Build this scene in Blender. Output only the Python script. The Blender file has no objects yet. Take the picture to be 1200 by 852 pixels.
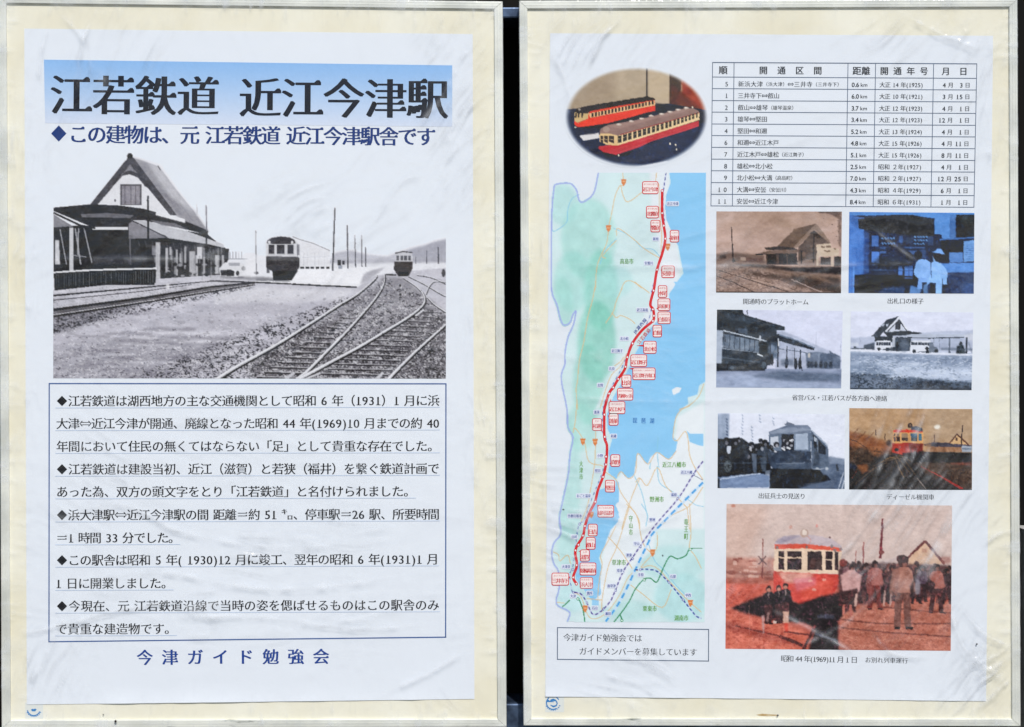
import bpy, math, random
import numpy as np
R = math.radians
sc = bpy.context.scene
C = sc.collection
# ------------------------------------------------------------------ camera
CAM_D, CAM_Z = 1.7, 1.5
cam = bpy.data.cameras.new("camera"); camo = bpy.data.objects.new("camera", cam); C.objects.link(camo)
camo.location = (0, -CAM_D, CAM_Z); camo.rotation_euler = (R(90), 0, 0)
cam.sensor_width = 36; cam.lens = 36 * CAM_D / 1.2; cam.clip_start = 0.01; cam.clip_end = 500
sc.camera = camo
# ------------------------------------------------------------------ sky, sun, exposure
SUN_EL, SUN_AZ = 50, 16          # elevation; degrees to the right of the camera's back
w = bpy.data.worlds.new("World"); sc.world = w; w.use_nodes = True
wn = w.node_tree; wn.nodes.clear()
sky = wn.nodes.new('ShaderNodeTexSky'); sky.sky_type = 'NISHITA'; sky.sun_disc = False
sky.sun_elevation = R(SUN_EL); sky.sun_rotation = R(180 - SUN_AZ); sky.dust_density = 0.8
bg = wn.nodes.new('ShaderNodeBackground'); bg.inputs[1].default_value = 0.085
wo = wn.nodes.new('ShaderNodeOutputWorld')
wn.links.new(sky.outputs[0], bg.inputs[0]); wn.links.new(bg.outputs[0], wo.inputs[0])
sl = bpy.data.lights.new("sun", 'SUN'); sl.energy = 3.1; sl.angle = R(0.5); sl.color = (1, 0.955, 0.89)
so = bpy.data.objects.new("sun", sl); C.objects.link(so)
so.rotation_euler = (R(90 - SUN_EL), 0, R(SUN_AZ)); so.location = (1, -3, 5)
sc.view_settings.view_transform = 'Standard'; sc.view_settings.look = 'None'
sc.view_settings.exposure = 0.28; sc.view_settings.gamma = 1
sc.cycles.max_bounces = 8; sc.cycles.transparent_max_bounces = 12
random.seed(4); RNG = np.random.default_rng(7)

# ------------------------------------------------------------------ planes of the two boards
KL = math.tan(R(3.05))           # the left board is turned a little towards the viewer
def U(p, b, lift=0.0):
    """points measured on the face of board b (millimetre sheet coordinates) -> world; lift in metres off the face"""
    p = np.asarray(p, float).reshape(-1, 2)
    dx = (p[:, 0] - 600) / 1000; dz = (426 - p[:, 1]) / 1000
    if b == 'R':
        t = np.ones(len(p)); n = np.array([0, -1.0, 0])
    else:
        t = (CAM_D + 0.010 * KL) / (CAM_D - KL * dx); n = np.array([KL, -1.0, 0]); n /= np.linalg.norm(n)
    q = np.stack([t * dx, t * CAM_D - CAM_D, CAM_Z + t * dz], 1)
    return q + n * np.asarray(lift).reshape(-1, 1)

# ------------------------------------------------------------------ helpers
def lin(c):
    c = np.asarray(c, float) / 255.0
    return np.where(c <= 0.04045, c / 12.92, ((c + 0.055) / 1.055) ** 2.4)
MATS = {}
def mat(name, srgb, rough=0.6, metal=0.0, noise=0.0, scale=40, col2=None, spec=0.5, bump=0.0, bscale=200):
    if name in MATS: return MATS[name]
    m = bpy.data.materials.new(name); m.use_nodes = True; nt = m.node_tree
    p = nt.nodes['Principled BSDF']
    c = lin(srgb); p.inputs['Base Color'].default_value = (*c, 1)
    p.inputs['Roughness'].default_value = rough; p.inputs['Metallic'].default_value = metal
    p.inputs['Specular IOR Level'].default_value = spec
    tc = nt.nodes.new('ShaderNodeTexCoord')
    if noise > 0 or col2 is not None:
        nz = nt.nodes.new('ShaderNodeTexNoise'); nz.inputs['Scale'].default_value = scale
        nz.inputs['Detail'].default_value = 5
        nt.links.new(tc.outputs['Object'], nz.inputs['Vector'])
        cr = nt.nodes.new('ShaderNodeValToRGB')
        c2 = lin(col2) if col2 is not None else c * (1 - noise)
        cr.color_ramp.elements[0].position = 0.3; cr.color_ramp.elements[1].position = 0.7
        cr.color_ramp.elements[0].color = (*c2, 1); cr.color_ramp.elements[1].color = (*c, 1)
        nt.links.new(nz.outputs['Fac'], cr.inputs[0]); nt.links.new(cr.outputs[0], p.inputs['Base Color'])
    if bump > 0:
        n2 = nt.nodes.new('ShaderNodeTexNoise'); n2.inputs['Scale'].default_value = bscale
        nt.links.new(tc.outputs['Object'], n2.inputs['Vector'])
        b = nt.nodes.new('ShaderNodeBump'); b.inputs['Strength'].default_value = bump; b.inputs['Distance'].default_value = 0.001
        nt.links.new(n2.outputs['Fac'], b.inputs['Height']); nt.links.new(b.outputs[0], p.inputs['Normal'])
    MATS[name] = m; return m

def print_mat():
    m = bpy.data.materials.new('photo_print'); m.use_nodes = True; nt = m.node_tree; p = nt.nodes['Principled BSDF']
    a = nt.nodes.new('ShaderNodeAttribute'); a.attribute_name = 'ink'; nt.links.new(a.outputs['Color'], p.inputs['Base Color'])
    p.inputs['Roughness'].default_value = 0.55; p.inputs['Specular IOR Level'].default_value = 0.25
    return m
PRINT = print_mat()

def mesh_obj(name, V, F, m, parent=None, smooth=False, midx=None):
    me = bpy.data.meshes.new(name)
    V = np.asarray(V, float)
    me.from_pydata(V.tolist(), [], [list(map(int, f)) for f in F])
    for mm in (m if isinstance(m, (list, tuple)) else [m]): me.materials.append(mm)
    if midx is not None: me.polygons.foreach_set('material_index', np.asarray(midx, np.int32))
    if smooth: me.polygons.foreach_set('use_smooth', np.ones(len(F), bool))
    me.update()
    o = bpy.data.objects.new(name, me); C.objects.link(o)
    if parent is not None:
        o.parent = parent; o.matrix_parent_inverse = PINV[parent.name]
    return o
PINV = {}
from mathutils import Matrix
def own(o):                       # world-space children under an Empty / mesh placed anywhere
    mw = Matrix.Translation(o.location) @ o.rotation_euler.to_matrix().to_4x4()
    PINV[o.name] = mw.inverted(); return o
def thing(name, label, cat, loc, group=None):
    o = bpy.data.objects.new(name, None); C.objects.link(o); o.location = loc; o.empty_display_size = 0.05
    tag(o, label, cat, group); return own(o)
def tag(o, label=None, cat=None, group=None, kind=None):
    if label: o['label'] = label
    if cat: o['category'] = cat
    if group: o['group'] = group
    if kind: o['kind'] = kind
    return o
def box(x0, x1, y0, y1, z0, z1):
    V = [(x, y, z) for x in (x0, x1) for y in (y0, y1) for z in (z0, z1)]
    F = [(0, 1, 3, 2), (4, 6, 7, 5), (0, 4, 5, 1), (2, 3, 7, 6), (0, 2, 6, 4), (1, 5, 7, 3)]
    return V, F

def grid_idx(nx, ny):
    i = np.arange(nx * ny).reshape(ny, nx)
    return np.stack([i[:-1, :-1], i[1:, :-1], i[1:, 1:], i[:-1, 1:]], -1).reshape(-1, 4)
def fast_mesh(name, V, F, m, parent, col=None, smooth=True):
    me = bpy.data.meshes.new(name); nv, nf = len(V), len(F)
    me.vertices.add(nv); me.vertices.foreach_set('co', np.asarray(V, np.float32).ravel())
    me.loops.add(nf * 4); me.loops.foreach_set('vertex_index', np.asarray(F, np.int32).ravel())
    me.polygons.add(nf); me.polygons.foreach_set('loop_start', np.arange(nf, dtype=np.int32) * 4)
    me.update(calc_edges=True); me.validate()
    if smooth: me.polygons.foreach_set('use_smooth', np.ones(len(me.polygons), bool))
    me.materials.append(m)
    if col is not None:
        a = me.color_attributes.new('ink', 'FLOAT_COLOR', 'POINT')
        c = np.ones((nv, 4), np.float32); c[:, :3] = col; a.data.foreach_set('color', c.ravel())
    o = bpy.data.objects.new(name, me); C.objects.link(o)
    if parent is not None:
        o.parent = parent; o.matrix_parent_inverse = PINV[parent.name]
    return o

# ------------------------------------------------------------------ value noise
def vnoise(X, Y, seed=0):
    X = np.asarray(X, float); Y = np.asarray(Y, float)
    xi = np.floor(X).astype(np.int64); yi = np.floor(Y).astype(np.int64); fx = X - xi; fy = Y - yi
    fx = fx * fx * (3 - 2 * fx); fy = fy * fy * (3 - 2 * fy)
    def h(a, b):
        n = (a * 374761393 + b * 668265263 + seed * 1442695041) & 0xffffffff
        n = ((n ^ (n >> 13)) * 1274126177) & 0xffffffff
        return ((n ^ (n >> 16)) & 0xffff) / 65535.0
    return (h(xi, yi) * (1 - fx) + h(xi + 1, yi) * fx) * (1 - fy) + (h(xi, yi + 1) * (1 - fx) + h(xi + 1, yi + 1) * fx) * fy
def fbm(X, Y, seed=0, oct=4):
    s = 0; a = 0.5; t = 0
    for k in range(oct):
        s = s + a * vnoise(X * 2 ** k, Y * 2 ** k, seed + k * 17); t += a; a *= 0.55
    return s / t

# ------------------------------------------------------------------ glyphs (built-in typeface, reshaped to a thin-and-thick brush face)
GL = {}
def glyph(ch, style):
    key = (ch, style)
    if key in GL: return GL[key]
    dx, dy, uro = STY[style][:3]
    cu = bpy.data.curves.new('g', 'FONT'); cu.body = ch; cu.size = 1
    to = bpy.data.objects.new('g', cu); C.objects.link(to)
    dg = bpy.context.evaluated_depsgraph_get()
    c = to.to_curve(dg)
    sps = []
    for s in c.splines:
        P = np.array([[*p.co[:2], *p.handle_left[:2], *p.handle_right[:2]] for p in s.bezier_points])
        if len(P) > 2: sps.append(P)
    to.to_curve_clear(); bpy.data.objects.remove(to); bpy.data.curves.remove(cu)
    if not sps:
        GL[key] = (np.zeros((0, 2)), [], (0, 0)); return GL[key]
    def area(P): x, y = P[:, 0], P[:, 1]; return 0.5 * np.sum(x * np.roll(y, -1) - np.roll(x, -1) * y)
    ar = [area(P) for P in sps]; sg = np.sign(ar[int(np.argmax(np.abs(ar)))])
    np_ = sum(len(P) for P in sps); kf = 1.0 if np_ < 70 else max(0.35, 70 / np_)
    if dx > 0: dx *= kf
    if dy > 0: dy *= kf
    allx = np.concatenate([P[:, 0] for P in sps]); bb = (allx.min(), allx.max())
    dx0, dy0 = dx, dy; A0 = None
    for kk in (0.0, 1.0, 0.6, 0.3, 0.0):
        dx, dy = dx0 * kk, dy0 * kk
        extra = []; pred = 0.0; base = 0.0
        nc = bpy.data.curves.new('gc', 'CURVE'); nc.dimensions = '2D'; nc.fill_mode = 'BOTH'; nc.resolution_u = 3
        for P in sps:
            q = P[:, :2]; n = len(q)
            out = np.zeros((n, 2))
            # tangents leaving / arriving each point, using the handles
            for i in range(n):
                j = (i + 1) % n; h = (i - 1) % n
                t1 = P[i, 4:6] - q[i]
                if np.hypot(*t1) < 1e-5: t1 = q[j] - q[i]
                t0 = q[i] - P[i, 2:4]
                if np.hypot(*t0) < 1e-5: t0 = q[i] - q[h]
                N = []
                for t in (t0, t1):
                    l = np.hypot(*t) + 1e-9; t = t / l; N.append(np.array([t[1], -t[0]]) * sg)
                d = [dx * a[0] ** 2 + dy * a[1] ** 2 for a in N]
                det = N[0][0] * N[1][1] - N[0][1] * N[1][0]
                if abs(det) > 0.35:
                    v = np.array([(d[0] * N[1][1] - d[1] * N[0][1]) / det, (N[0][0] * d[1] - N[1][0] * d[0]) / det])
                else:
                    v = (N[0] * d[0] + N[1] * d[1]) / 2
                L = np.hypot(*v); lim = 2.2 * max(abs(dx), abs(dy)) + 1e-6
                if L > lim: v *= lim / L
                out[i] = v
            if uro:
                for i in range(n):
                    if np_ > 85: break
                    j = (i + 1) % n; e = q[j] - q[i]; l = np.hypot(*e)
                    nx = e[1] * sg
                    if 0.03 < l < 0.1 and abs(e[0]) < 0.25 * l and nx > 0.02:
                        a, b = (q[i] + out[i], q[j] + out[j]); hi, lo = (a, b) if a[1] > b[1] else (b, a)
                        k = (i - 1) % n; m2 = (j + 1) % n
                        up = q[k] if a[1] > b[1] else q[m2]
                        if hi[0] - up[0] > 0.12 and abs(hi[1] - up[1]) < 0.06:   # the far end of a level stroke
                            extra.append([(hi[0] - 0.115, hi[1] - 0.004), (hi[0] + 0.012, lo[1]), (hi[0] + 0.008, hi[1] + 0.01), (hi[0] - 0.035, hi[1] + 0.065)])
            s = nc.splines.new('BEZIER'); s.bezier_points.add(n - 1); s.use_cyclic_u = True
            for i, bp in enumerate(s.bezier_points):
                bp.handle_left_type = bp.handle_right_type = 'FREE'
                o3 = out[i]
                bp.co = (*(q[i] + o3), 0); bp.handle_left = (*(P[i, 2:4] + o3), 0); bp.handle_right = (*(P[i, 4:6] + o3), 0)
        go = bpy.data.objects.new('gc', nc); C.objects.link(go)
        dg = bpy.context.evaluated_depsgraph_get(); ge = go.evaluated_get(dg); me = ge.to_mesh()
        V = np.array([v.co[:2] for v in me.vertices]).reshape(-1, 2); F = [tuple(p.vertices) for p in me.polygons]
        ge.to_mesh_clear(); bpy.data.objects.remove(go); bpy.data.curves.remove(nc)
        ar_ = 0.0
        for f in F:
            q_ = V[list(f)]; ar_ += abs(0.5 * np.sum(q_[:, 0] * np.roll(q_[:, 1], -1) - np.roll(q_[:, 0], -1) * q_[:, 1]))
        if A0 is None: A0 = ar_; per = sum(np.sum(np.abs(np.diff(np.vstack([P[:, :2], P[:1, :2]]), axis=0)), axis=0) for P in sps); continue
        want = A0 + kk * (dx0 * per[1] + dy0 * per[0])
        if abs(ar_ - want) < 0.13 * A0: break
    Z = np.zeros(len(V))
    for q in extra:
        k = len(V); V = np.vstack([V, q]); F.append(tuple(range(k, k + len(q)))); Z = np.append(Z, [1] * len(q))
    GL[key] = (V, F, bb, Z); return GL[key]
STY = {'title': (0.008, -0.008, True, (-.022, 0, .022)), 'bold': (0.0, -0.004, True, (-.028, 0, .028)), 'body': (0.003, -0.013, True, (-.013, .013)), 'small': (-0.006, -0.015, False, (-.012, .012)),
       'head': (0.004, -0.004, False, (-.014, .014)), 'sans': (0.004, 0.0, False, (-.012, .012)), 'map': (-0.002, -0.010, False, (-.03, 0, .03))}
NARROW = {' ': 0.36, '(': 0.42, ')': 0.42, '.': 0.3}
def adv(ch):
    if ch in NARROW: return NARROW[ch]
    return 0.55 if ord(ch) < 128 else 1.0
class Ink:
    """collects flat printed shapes (sheet coordinates) and links them as one mesh"""
    def __init__(s, board, lift=0.0009): s.b = board; s.l = lift; s.V = []; s.F = []; s.Z = []; s.M = []; s.n = 0
    def add(s, V, F, z=0.0, m=0):
        V = np.asarray(V, float).reshape(-1, 2); z = np.broadcast_to(np.asarray(z, float), (len(V),))
        s.V.append(V); s.Z.append(z); s.F += [tuple(int(i) + s.n for i in f) for f in F]; s.M += [m] * len(F); s.n += len(V); return s
    def quad(s, pts, z=0.0, m=0): return s.add(pts, [tuple(range(len(pts)))], z, m)
    def line(s, pts, w, z=0.0, m=0):
        pts = np.asarray(pts, float); ww = np.broadcast_to(np.asarray(w, float), (len(pts),))
        t = np.gradient(pts, axis=0); t /= np.linalg.norm(t, axis=1, keepdims=True) + 1e-9
        nrm = np.stack([-t[:, 1], t[:, 0]], 1) * ww[:, None] / 2
        V = np.concatenate([pts + nrm, pts - nrm]); n = len(pts)
        return s.add(V, [(i, i + 1, n + i + 1, n + i) for i in range(n - 1)], z, m)
    def disc(s, cx, cy, rx, ry=None, z=0.0, m=0, n=20):
        ry = ry or rx; a = np.linspace(0, 2 * np.pi, n, endpoint=False)
        return s.quad(np.stack([cx + rx * np.cos(a), cy + ry * np.sin(a)], 1), z, m)
    def rbox(s, x0, y0, x1, y1, r, z=0.0, m=0):
        P = []
        for cx, cy, a0 in ((x1 - r, y0 + r, -90), (x1 - r, y1 - r, 0), (x0 + r, y1 - r, 90), (x0 + r, y0 + r, 180)):
            for k in range(4): a = R(a0 + k * 30); P.append((cx + r * math.cos(a), cy + r * math.sin(a)))
        return s.quad(P, z, m)
    def text(s, txt, em, p0, p1=None, style='body', z=0.0, m=0, vertical=False, xs=1.0):
        p0 = np.array(p0, float); A = [adv(c) for c in txt]
        if vertical: A = [1.0] * len(txt)
        if p1 is None: p1 = p0 + np.array([0, 1.0] if vertical else [1.0, 0]) * em * sum(A)
        p1 = np.array(p1, float); L = np.linalg.norm(p1 - p0); e = (p1 - p0) / L; pitch = L / sum(A)
        ex, ey = (e, np.array([e[1], -e[0]])) if not vertical else (np.array([e[1], -e[0]]), -e)
        x = 0
        for ch, a in zip(txt, A):
            if ch == '⇔':
                o = p0 + e * pitch * (x + .5); s_ = em * .98; mp = lambda q: [o + ex * s_ * a_ + ey * s_ * b_ for a_, b_ in q]; tk = em * (.055 if em > 10 else .07)
                for sg_ in (1, -1):
                    s.line(mp([(-.34, .1 * sg_), (.34, .1 * sg_)]), tk * .8, z, m)
                    s.line(mp([(.26 * sg_, .22), (.46 * sg_, 0), (.26 * sg_, -.22)]), tk * 1.2, z + .00005, m)
                x += a; continue
            g = glyph(ch, style)
            if ch == '1' and len(g[0]):
                o = p0 + e * pitch * (x + a / 2); s.quad([o + ex * em * a_ + ey * em * b_ for a_, b_ in ((-.16, -.375), (.2, -.375), (.2, -.33), (-.16, -.33))], z + .0001, m)
            if len(g[0]):
                V = g[0].copy()
                ctr = 0.5 if ord(ch) >= 0x2E80 and g[2][1] - g[2][0] <= 1.02 else 0.5 * (g[2][0] + g[2][1])
                V[:, 0] -= ctr; wd = g[2][1] - g[2][0]
                if wd > 1.02: V[:, 0] *= 0.96 / wd; ctr = 0
                V[:, 0] += 0; V[:, 1] -= 0.375
                o = p0 + e * pitch * (x + a / 2)
                for kq, sh in enumerate(STY[style][3]):
                    q = o + (V[:, :1] + sh) * em * xs * ex + V[:, 1:] * em * ey
                    s.add(q, g[1], z + g[3] * 0.00004 + kq * 0.00009, m)
            x += a
        return s
    def build(s, name, m, parent, label=None):
        V = U(np.concatenate(s.V), s.b, (s.l + np.concatenate(s.Z)) * 0.5)
        o = mesh_obj(name, V, s.F, m, parent, midx=s.M)
        if label: o['label'] = label
        return own(o) if o.name not in PINV else o

# ------------------------------------------------------------------ a small painter for the printed pictures (colours are the ink's own)
class Pic:
    def __init__(s, x0, y0, x1, y1, bg, ss=2, seed=1):
        s.x0, s.y0, s.x1, s.y1, s.ss = x0, y0, x1, y1, ss
        s.W, s.H = int(round((x1 - x0) * ss)), int(round((y1 - y0) * ss))
        s.X, s.Y = np.meshgrid(x0 + (np.arange(s.W) + .5) / ss, y0 + (np.arange(s.H) + .5) / ss)
        s.a = np.ones((s.H, s.W, 3)) * np.array(bg, float); s.k = np.zeros((s.H, s.W)); s.T(0, 0, 1); s.rng = np.random.default_rng(seed); s.seed = seed
    def T(s, ox, oy, sc_): s.ox, s.oy, s.sc = ox, oy, sc_; return s
    def P(s, pts): p = np.asarray(pts, float).reshape(-1, 2); return p / s.sc + np.array([s.ox, s.oy])
    def mask(s, p, soft=0.0):
        pad = soft * 3 + 1
        i0 = max(0, int((p[:, 0].min() - pad - s.x0) * s.ss)); i1 = min(s.W, int((p[:, 0].max() + pad - s.x0) * s.ss) + 2)
        j0 = max(0, int((p[:, 1].min() - pad - s.y0) * s.ss)); j1 = min(s.H, int((p[:, 1].max() + pad - s.y0) * s.ss) + 2)
        if i1 <= i0 or j1 <= j0: return None
        sl_ = (slice(j0, j1), slice(i0, i1)); X = s.X[sl_]; Y = s.Y[sl_]; ins = np.zeros(X.shape, bool)
        n = len(p)
        for i in range(n):
            xa, ya = p[i]; xb, yb = p[(i + 1) % n]
            if ya == yb: continue
            c = ((ya > Y) != (yb > Y)) & (X < (xb - xa) * (Y - ya) / (yb - ya) + xa); ins ^= c
        m = ins.astype(float)
        if soft > 0: m = blur(m, soft * s.ss)
        return sl_, m
    def put(s, sl_, m, col, a=1.0, tex=None):
        col = np.array(col, float) * np.ones(m.shape + (3,))
        if tex:
            sx, sy, amp = tex[:3]; s.seed += 1
            nz = fbm(s.X[sl_] / sx, s.Y[sl_] / sy, s.seed, 3) - 0.5
            col = col + (nz * 2 * amp)[..., None]
        m = (m * a)[..., None]
        s.a[sl_] = s.a[sl_] * (1 - m) + col * m; s.k[sl_] = np.maximum(s.k[sl_], m[..., 0])
    def poly(s, pts, col, a=1.0, soft=0.0, tex=None):
        r = s.mask(s.P(pts), soft)
        if r: s.put(*r, col, a, tex)
        return s
    def rect(s, x0, y0, x1, y1, col, a=1.0, soft=0.0, tex=None): return s.poly([(x0, y0), (x1, y0), (x1, y1), (x0, y1)], col, a, soft, tex)
    def ell(s, cx, cy, rx, ry, col, a=1.0, soft=0.0, tex=None):
        t = np.linspace(0, 2 * np.pi, 24, endpoint=False); return s.poly(np.stack([cx + rx * np.cos(t), cy + ry * np.sin(t)], 1), col, a, soft, tex)
    def line(s, pts, w, col, a=1.0, soft=0.0):
        p = s.P(pts); ww = np.broadcast_to(np.asarray(w, float) / s.sc, (len(p),))
        for i in range(len(p) - 1):
            d = p[i + 1] - p[i]; l = np.hypot(*d)
            if l < 1e-6: continue
            n = np.array([-d[1], d[0]]) / l; e = d / l * 0.15
            r = s.mask(np.array([p[i] - e + n * ww[i] / 2, p[i + 1] + e + n * ww[i + 1] / 2, p[i + 1] + e - n * ww[i + 1] / 2, p[i] - e - n * ww[i] / 2]), soft)
            if r: s.put(*r, col, a)
        return s
    def specks(s, n, pts, col, r=(0.4, 1.0), a=(0.3, 0.9), flat=0.6, bias=None):
        p = s.P(pts); lo, hi = p.min(0), p.max(0); sv = (s.ox, s.oy, s.sc); done = 0
        ins = s.mask(p); 
        if ins is None: return s
        sl_, m = ins; s.T(0, 0, 1)
        for _ in range(n):
            q = lo + s.rng.random(2) * (hi - lo)
            i = int((q[0] - s.x0) * s.ss) - sl_[1].start; j = int((q[1] - s.y0) * s.ss) - sl_[0].start
            if not (0 <= i < m.shape[1] and 0 <= j < m.shape[0]) or m[j, i] < 0.5: continue
            if bias and s.rng.random() > bias(*q): continue
            rr = r[0] + s.rng.random() * (r[1] - r[0]); c = np.array(col, float) + s.rng.normal(0, 12)
            s.poly([(q[0] - rr, q[1]), (q[0], q[1] - rr * flat), (q[0] + rr, q[1]), (q[0], q[1] + rr * flat)], c, a[0] + s.rng.random() * (a[1] - a[0]))
        s.T(*sv); return s
    def gravel(s, pts, col, thr=0.62, sx=1.3, sy=0.8, a=0.8, soft=2.0, rise=None):
        r = s.mask(s.P(pts), soft)
        if r is None: return s
        sl_, m = r; s.seed += 1
        n = .65 * vnoise(s.X[sl_] / sx, s.Y[sl_] / sy, s.seed) + .35 * vnoise(s.X[sl_] / sx / 3.3, s.Y[sl_] / sy / 3, s.seed + 5)
        t = thr if rise is None else thr + rise(s.X[sl_], s.Y[sl_])
        s.put(sl_, m * np.clip((n - t) / .07, 0, 1), col, a); return s
    def grain(s, amp, size=1.0, tint=(1, 1, 1)):
        nz = fbm(s.X / size, s.Y / size, s.seed + 91, 2) - 0.5
        s.a += (nz * 2 * amp)[..., None] * np.array(tint) * np.clip(s.k, 0.15, 1)[..., None]; return s
    def blur(s, r):
        for c in range(3): s.a[..., c] = blur(s.a[..., c], r * s.ss)
        return s
    def duo(s, dark, light, k=1.0):
        l = np.clip((s.a @ np.array([.3, .59, .11])) / 255, 0, 1)[..., None]
        s.a = s.a * (1 - k) + (np.array(dark, float) * (1 - l) + np.array(light, float) * l) * k; return s
    def contrast(s, k, mid=128): s.a = (s.a - mid) * k + mid; return s
    def photo(s, warp=0.5, tex=10, fine=7, blurr=0.35, dark=1.0):
        '''soft, grainy look of an enlarged old snapshot: wandering edges, mottled tones'''
        sd = s.seed + 300; k = s.ss
        wx = (fbm(s.X / 3.2, s.Y / 3.2, sd, 3) - .5) * 2 * warp * 1.6 * k; wy = (fbm(s.X / 3.2, s.Y / 3.2, sd + 9, 3) - .5) * 2 * warp * 1.6 * k
        jj, ii = np.meshgrid(np.arange(s.H), np.arange(s.W), indexing='ij')
        ii = np.clip(np.round(ii + wx), 0, s.W - 1).astype(int); jj = np.clip(np.round(jj + wy), 0, s.H - 1).astype(int)
        s.a = s.a[jj, ii]; s.k = s.k[jj, ii]
        if blurr > 0: s.blur(blurr)
        l = (s.a @ np.array([.3, .59, .11])) / 255.0; amp = np.clip(1.25 - l, .12, 1) * np.clip(l * 2.4 + .5, 0, 1); dk = np.clip(.5 - l, 0, .5)
        n1 = fbm(s.X / 5.5, s.Y / 3.2, sd + 20, 3) - .5; n2 = fbm(s.X / 1.5, s.Y / 1.2, sd + 40, 2) - .5; n3 = fbm(s.X / 16, s.Y / 9, sd + 60, 2) - .5; n4 = np.clip(fbm(s.X / 2.2, s.Y / 2.8, sd + 77, 3) - .55, 0, 1)
        tn = s.a / (l[..., None] * 255 + 8); s.a += (n4 * dk * 2 * 12 * tex)[..., None] * np.clip(tn, .4, 1.6) * np.clip(s.k, 0, 1)[..., None]
        s.a += ((n1 * 2.4 * tex + n3 * 1.6 * tex) * amp + n2 * 2 * fine * (amp * .7 + .3))[..., None] * np.clip(s.k, .0, 1)[..., None] * dark; return s
    def build(s, name, board, parent, quad=None, lift=0.0009, step=0.8, keep=None, label=None, alpha=None, paper=None):
        """quad: the print's four corners TL,TR,BR,BL on the sheet"""
        if quad is None: quad = [(s.x0, s.y0), (s.x1, s.y0), (s.x1, s.y1), (s.x0, s.y1)]
        nx = int((s.x1 - s.x0) / step) + 1; ny = int((s.y1 - s.y0) / step) + 1
        u, v = np.meshgrid(np.linspace(0, 1, nx), np.linspace(0, 1, ny))
        fx = np.clip(u * s.W - .5, 0, s.W - 1.001); fy = np.clip(v * s.H - .5, 0, s.H - 1.001)
        i = fx.astype(int); j = fy.astype(int); a = (fx - i)[..., None]; b = (fy - j)[..., None]
        def smp(A): return (A[j, i] * (1 - a) + A[j, i + 1] * a) * (1 - b) + (A[j + 1, i] * (1 - a) + A[j + 1, i + 1] * a) * b
        col = lin(np.clip(smp(s.a), 3, 252)).reshape(-1, 3)
        q = np.array(quad, float); uu = u.ravel()[:, None]; vv = v.ravel()[:, None]
        p = (q[0] * (1 - uu) + q[1] * uu) * (1 - vv) + (q[3] * (1 - uu) + q[2] * uu) * vv
        F = grid_idx(nx, ny)
        if keep is not None:
            kv = keep(p, smp(s.k[..., None])[..., 0].ravel()); F = F[np.any(kv[F], axis=1)]
            used = np.zeros(len(p), bool); used[F.ravel()] = True; rem = np.cumsum(used) - 1
            p = p[used]; col = col[used]; F = rem[F]
        o = fast_mesh(name, U(p, board, lift * 0.5), F, PRINT, parent, col)
        if label: o['label'] = label
        return own(o)
def blur(m, r):
    k = max(1, int(round(r * 2))) | 1
    if k < 3: return m
    g = np.exp(-0.5 * (np.linspace(-2, 2, k)) ** 2); g /= g.sum(); h = k // 2
    a = np.pad(m, ((h, h), (0, 0)), mode='edge'); m = sum(g[i] * a[i:i + m.shape[0]] for i in range(k))
    a = np.pad(m, ((0, 0), (h, h)), mode='edge'); return sum(g[i] * a[:, i:i + m.shape[1]] for i in range(k))

PAPER = (229, 235, 243)
M_paper = mat('paper', PAPER, 0.7, noise=0.02, scale=25, spec=0.2, bump=0.12, bscale=60)
M_board = mat('cream_board', (242, 240, 225), 0.6, scale=11, col2=(231, 225, 201), spec=0.25)
M_black = mat('black_ink', (10, 14, 24), 0.6, noise=0.25, scale=160, spec=0.2)
M_soft = mat('grey_black_ink', (24, 30, 42), 0.6, noise=0.25, scale=160, spec=0.2)
M_title = mat('navy_black_ink', (6, 12, 30), 0.6, noise=0.2, scale=120, spec=0.2)
M_navy = mat('navy_ink', (2, 50, 122), 0.6, noise=0.15, scale=120, spec=0.2)
M_blue = mat('blue_ink', (10, 62, 146), 0.6, noise=0.12, scale=120, spec=0.2)
M_rule = mat('blue_rule_ink', (62, 96, 156), 0.6, noise=0.15, scale=90, spec=0.2)
M_pale = mat('pale_blue_ink', (192, 208, 232), 0.6, noise=0.08, scale=90, spec=0.2)
M_grid = mat('slate_rule_ink', (86, 104, 132), 0.6, noise=0.25, scale=90, spec=0.2)

# ================================================================== SETTING
g = mesh_obj('ground', [(-30, -30, 0), (30, -30, 0), (30, 10, 0), (-30, 10, 0)], [(0, 1, 2, 3)],
             mat('dark_gravel', (84, 82, 78), 0.95, noise=0.3, scale=6)); tag(g, kind='structure')
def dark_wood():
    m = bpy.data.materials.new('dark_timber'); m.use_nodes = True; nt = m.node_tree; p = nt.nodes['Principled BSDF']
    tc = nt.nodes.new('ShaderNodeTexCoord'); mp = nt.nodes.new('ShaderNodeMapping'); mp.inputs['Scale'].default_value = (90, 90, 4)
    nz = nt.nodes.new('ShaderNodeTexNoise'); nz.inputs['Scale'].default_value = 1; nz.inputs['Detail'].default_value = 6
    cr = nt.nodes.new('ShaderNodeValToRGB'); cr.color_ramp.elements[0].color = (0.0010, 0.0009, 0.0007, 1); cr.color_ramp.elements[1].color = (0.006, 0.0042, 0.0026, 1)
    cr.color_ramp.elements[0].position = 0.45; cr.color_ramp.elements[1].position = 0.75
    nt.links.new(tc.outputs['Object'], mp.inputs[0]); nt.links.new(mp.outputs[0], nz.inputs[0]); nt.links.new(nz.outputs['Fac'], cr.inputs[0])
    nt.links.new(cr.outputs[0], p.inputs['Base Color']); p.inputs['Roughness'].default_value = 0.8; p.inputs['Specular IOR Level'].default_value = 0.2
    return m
V, F = box(-1.6, 1.6, 0.075, 0.16, 0, 2.3)
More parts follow.
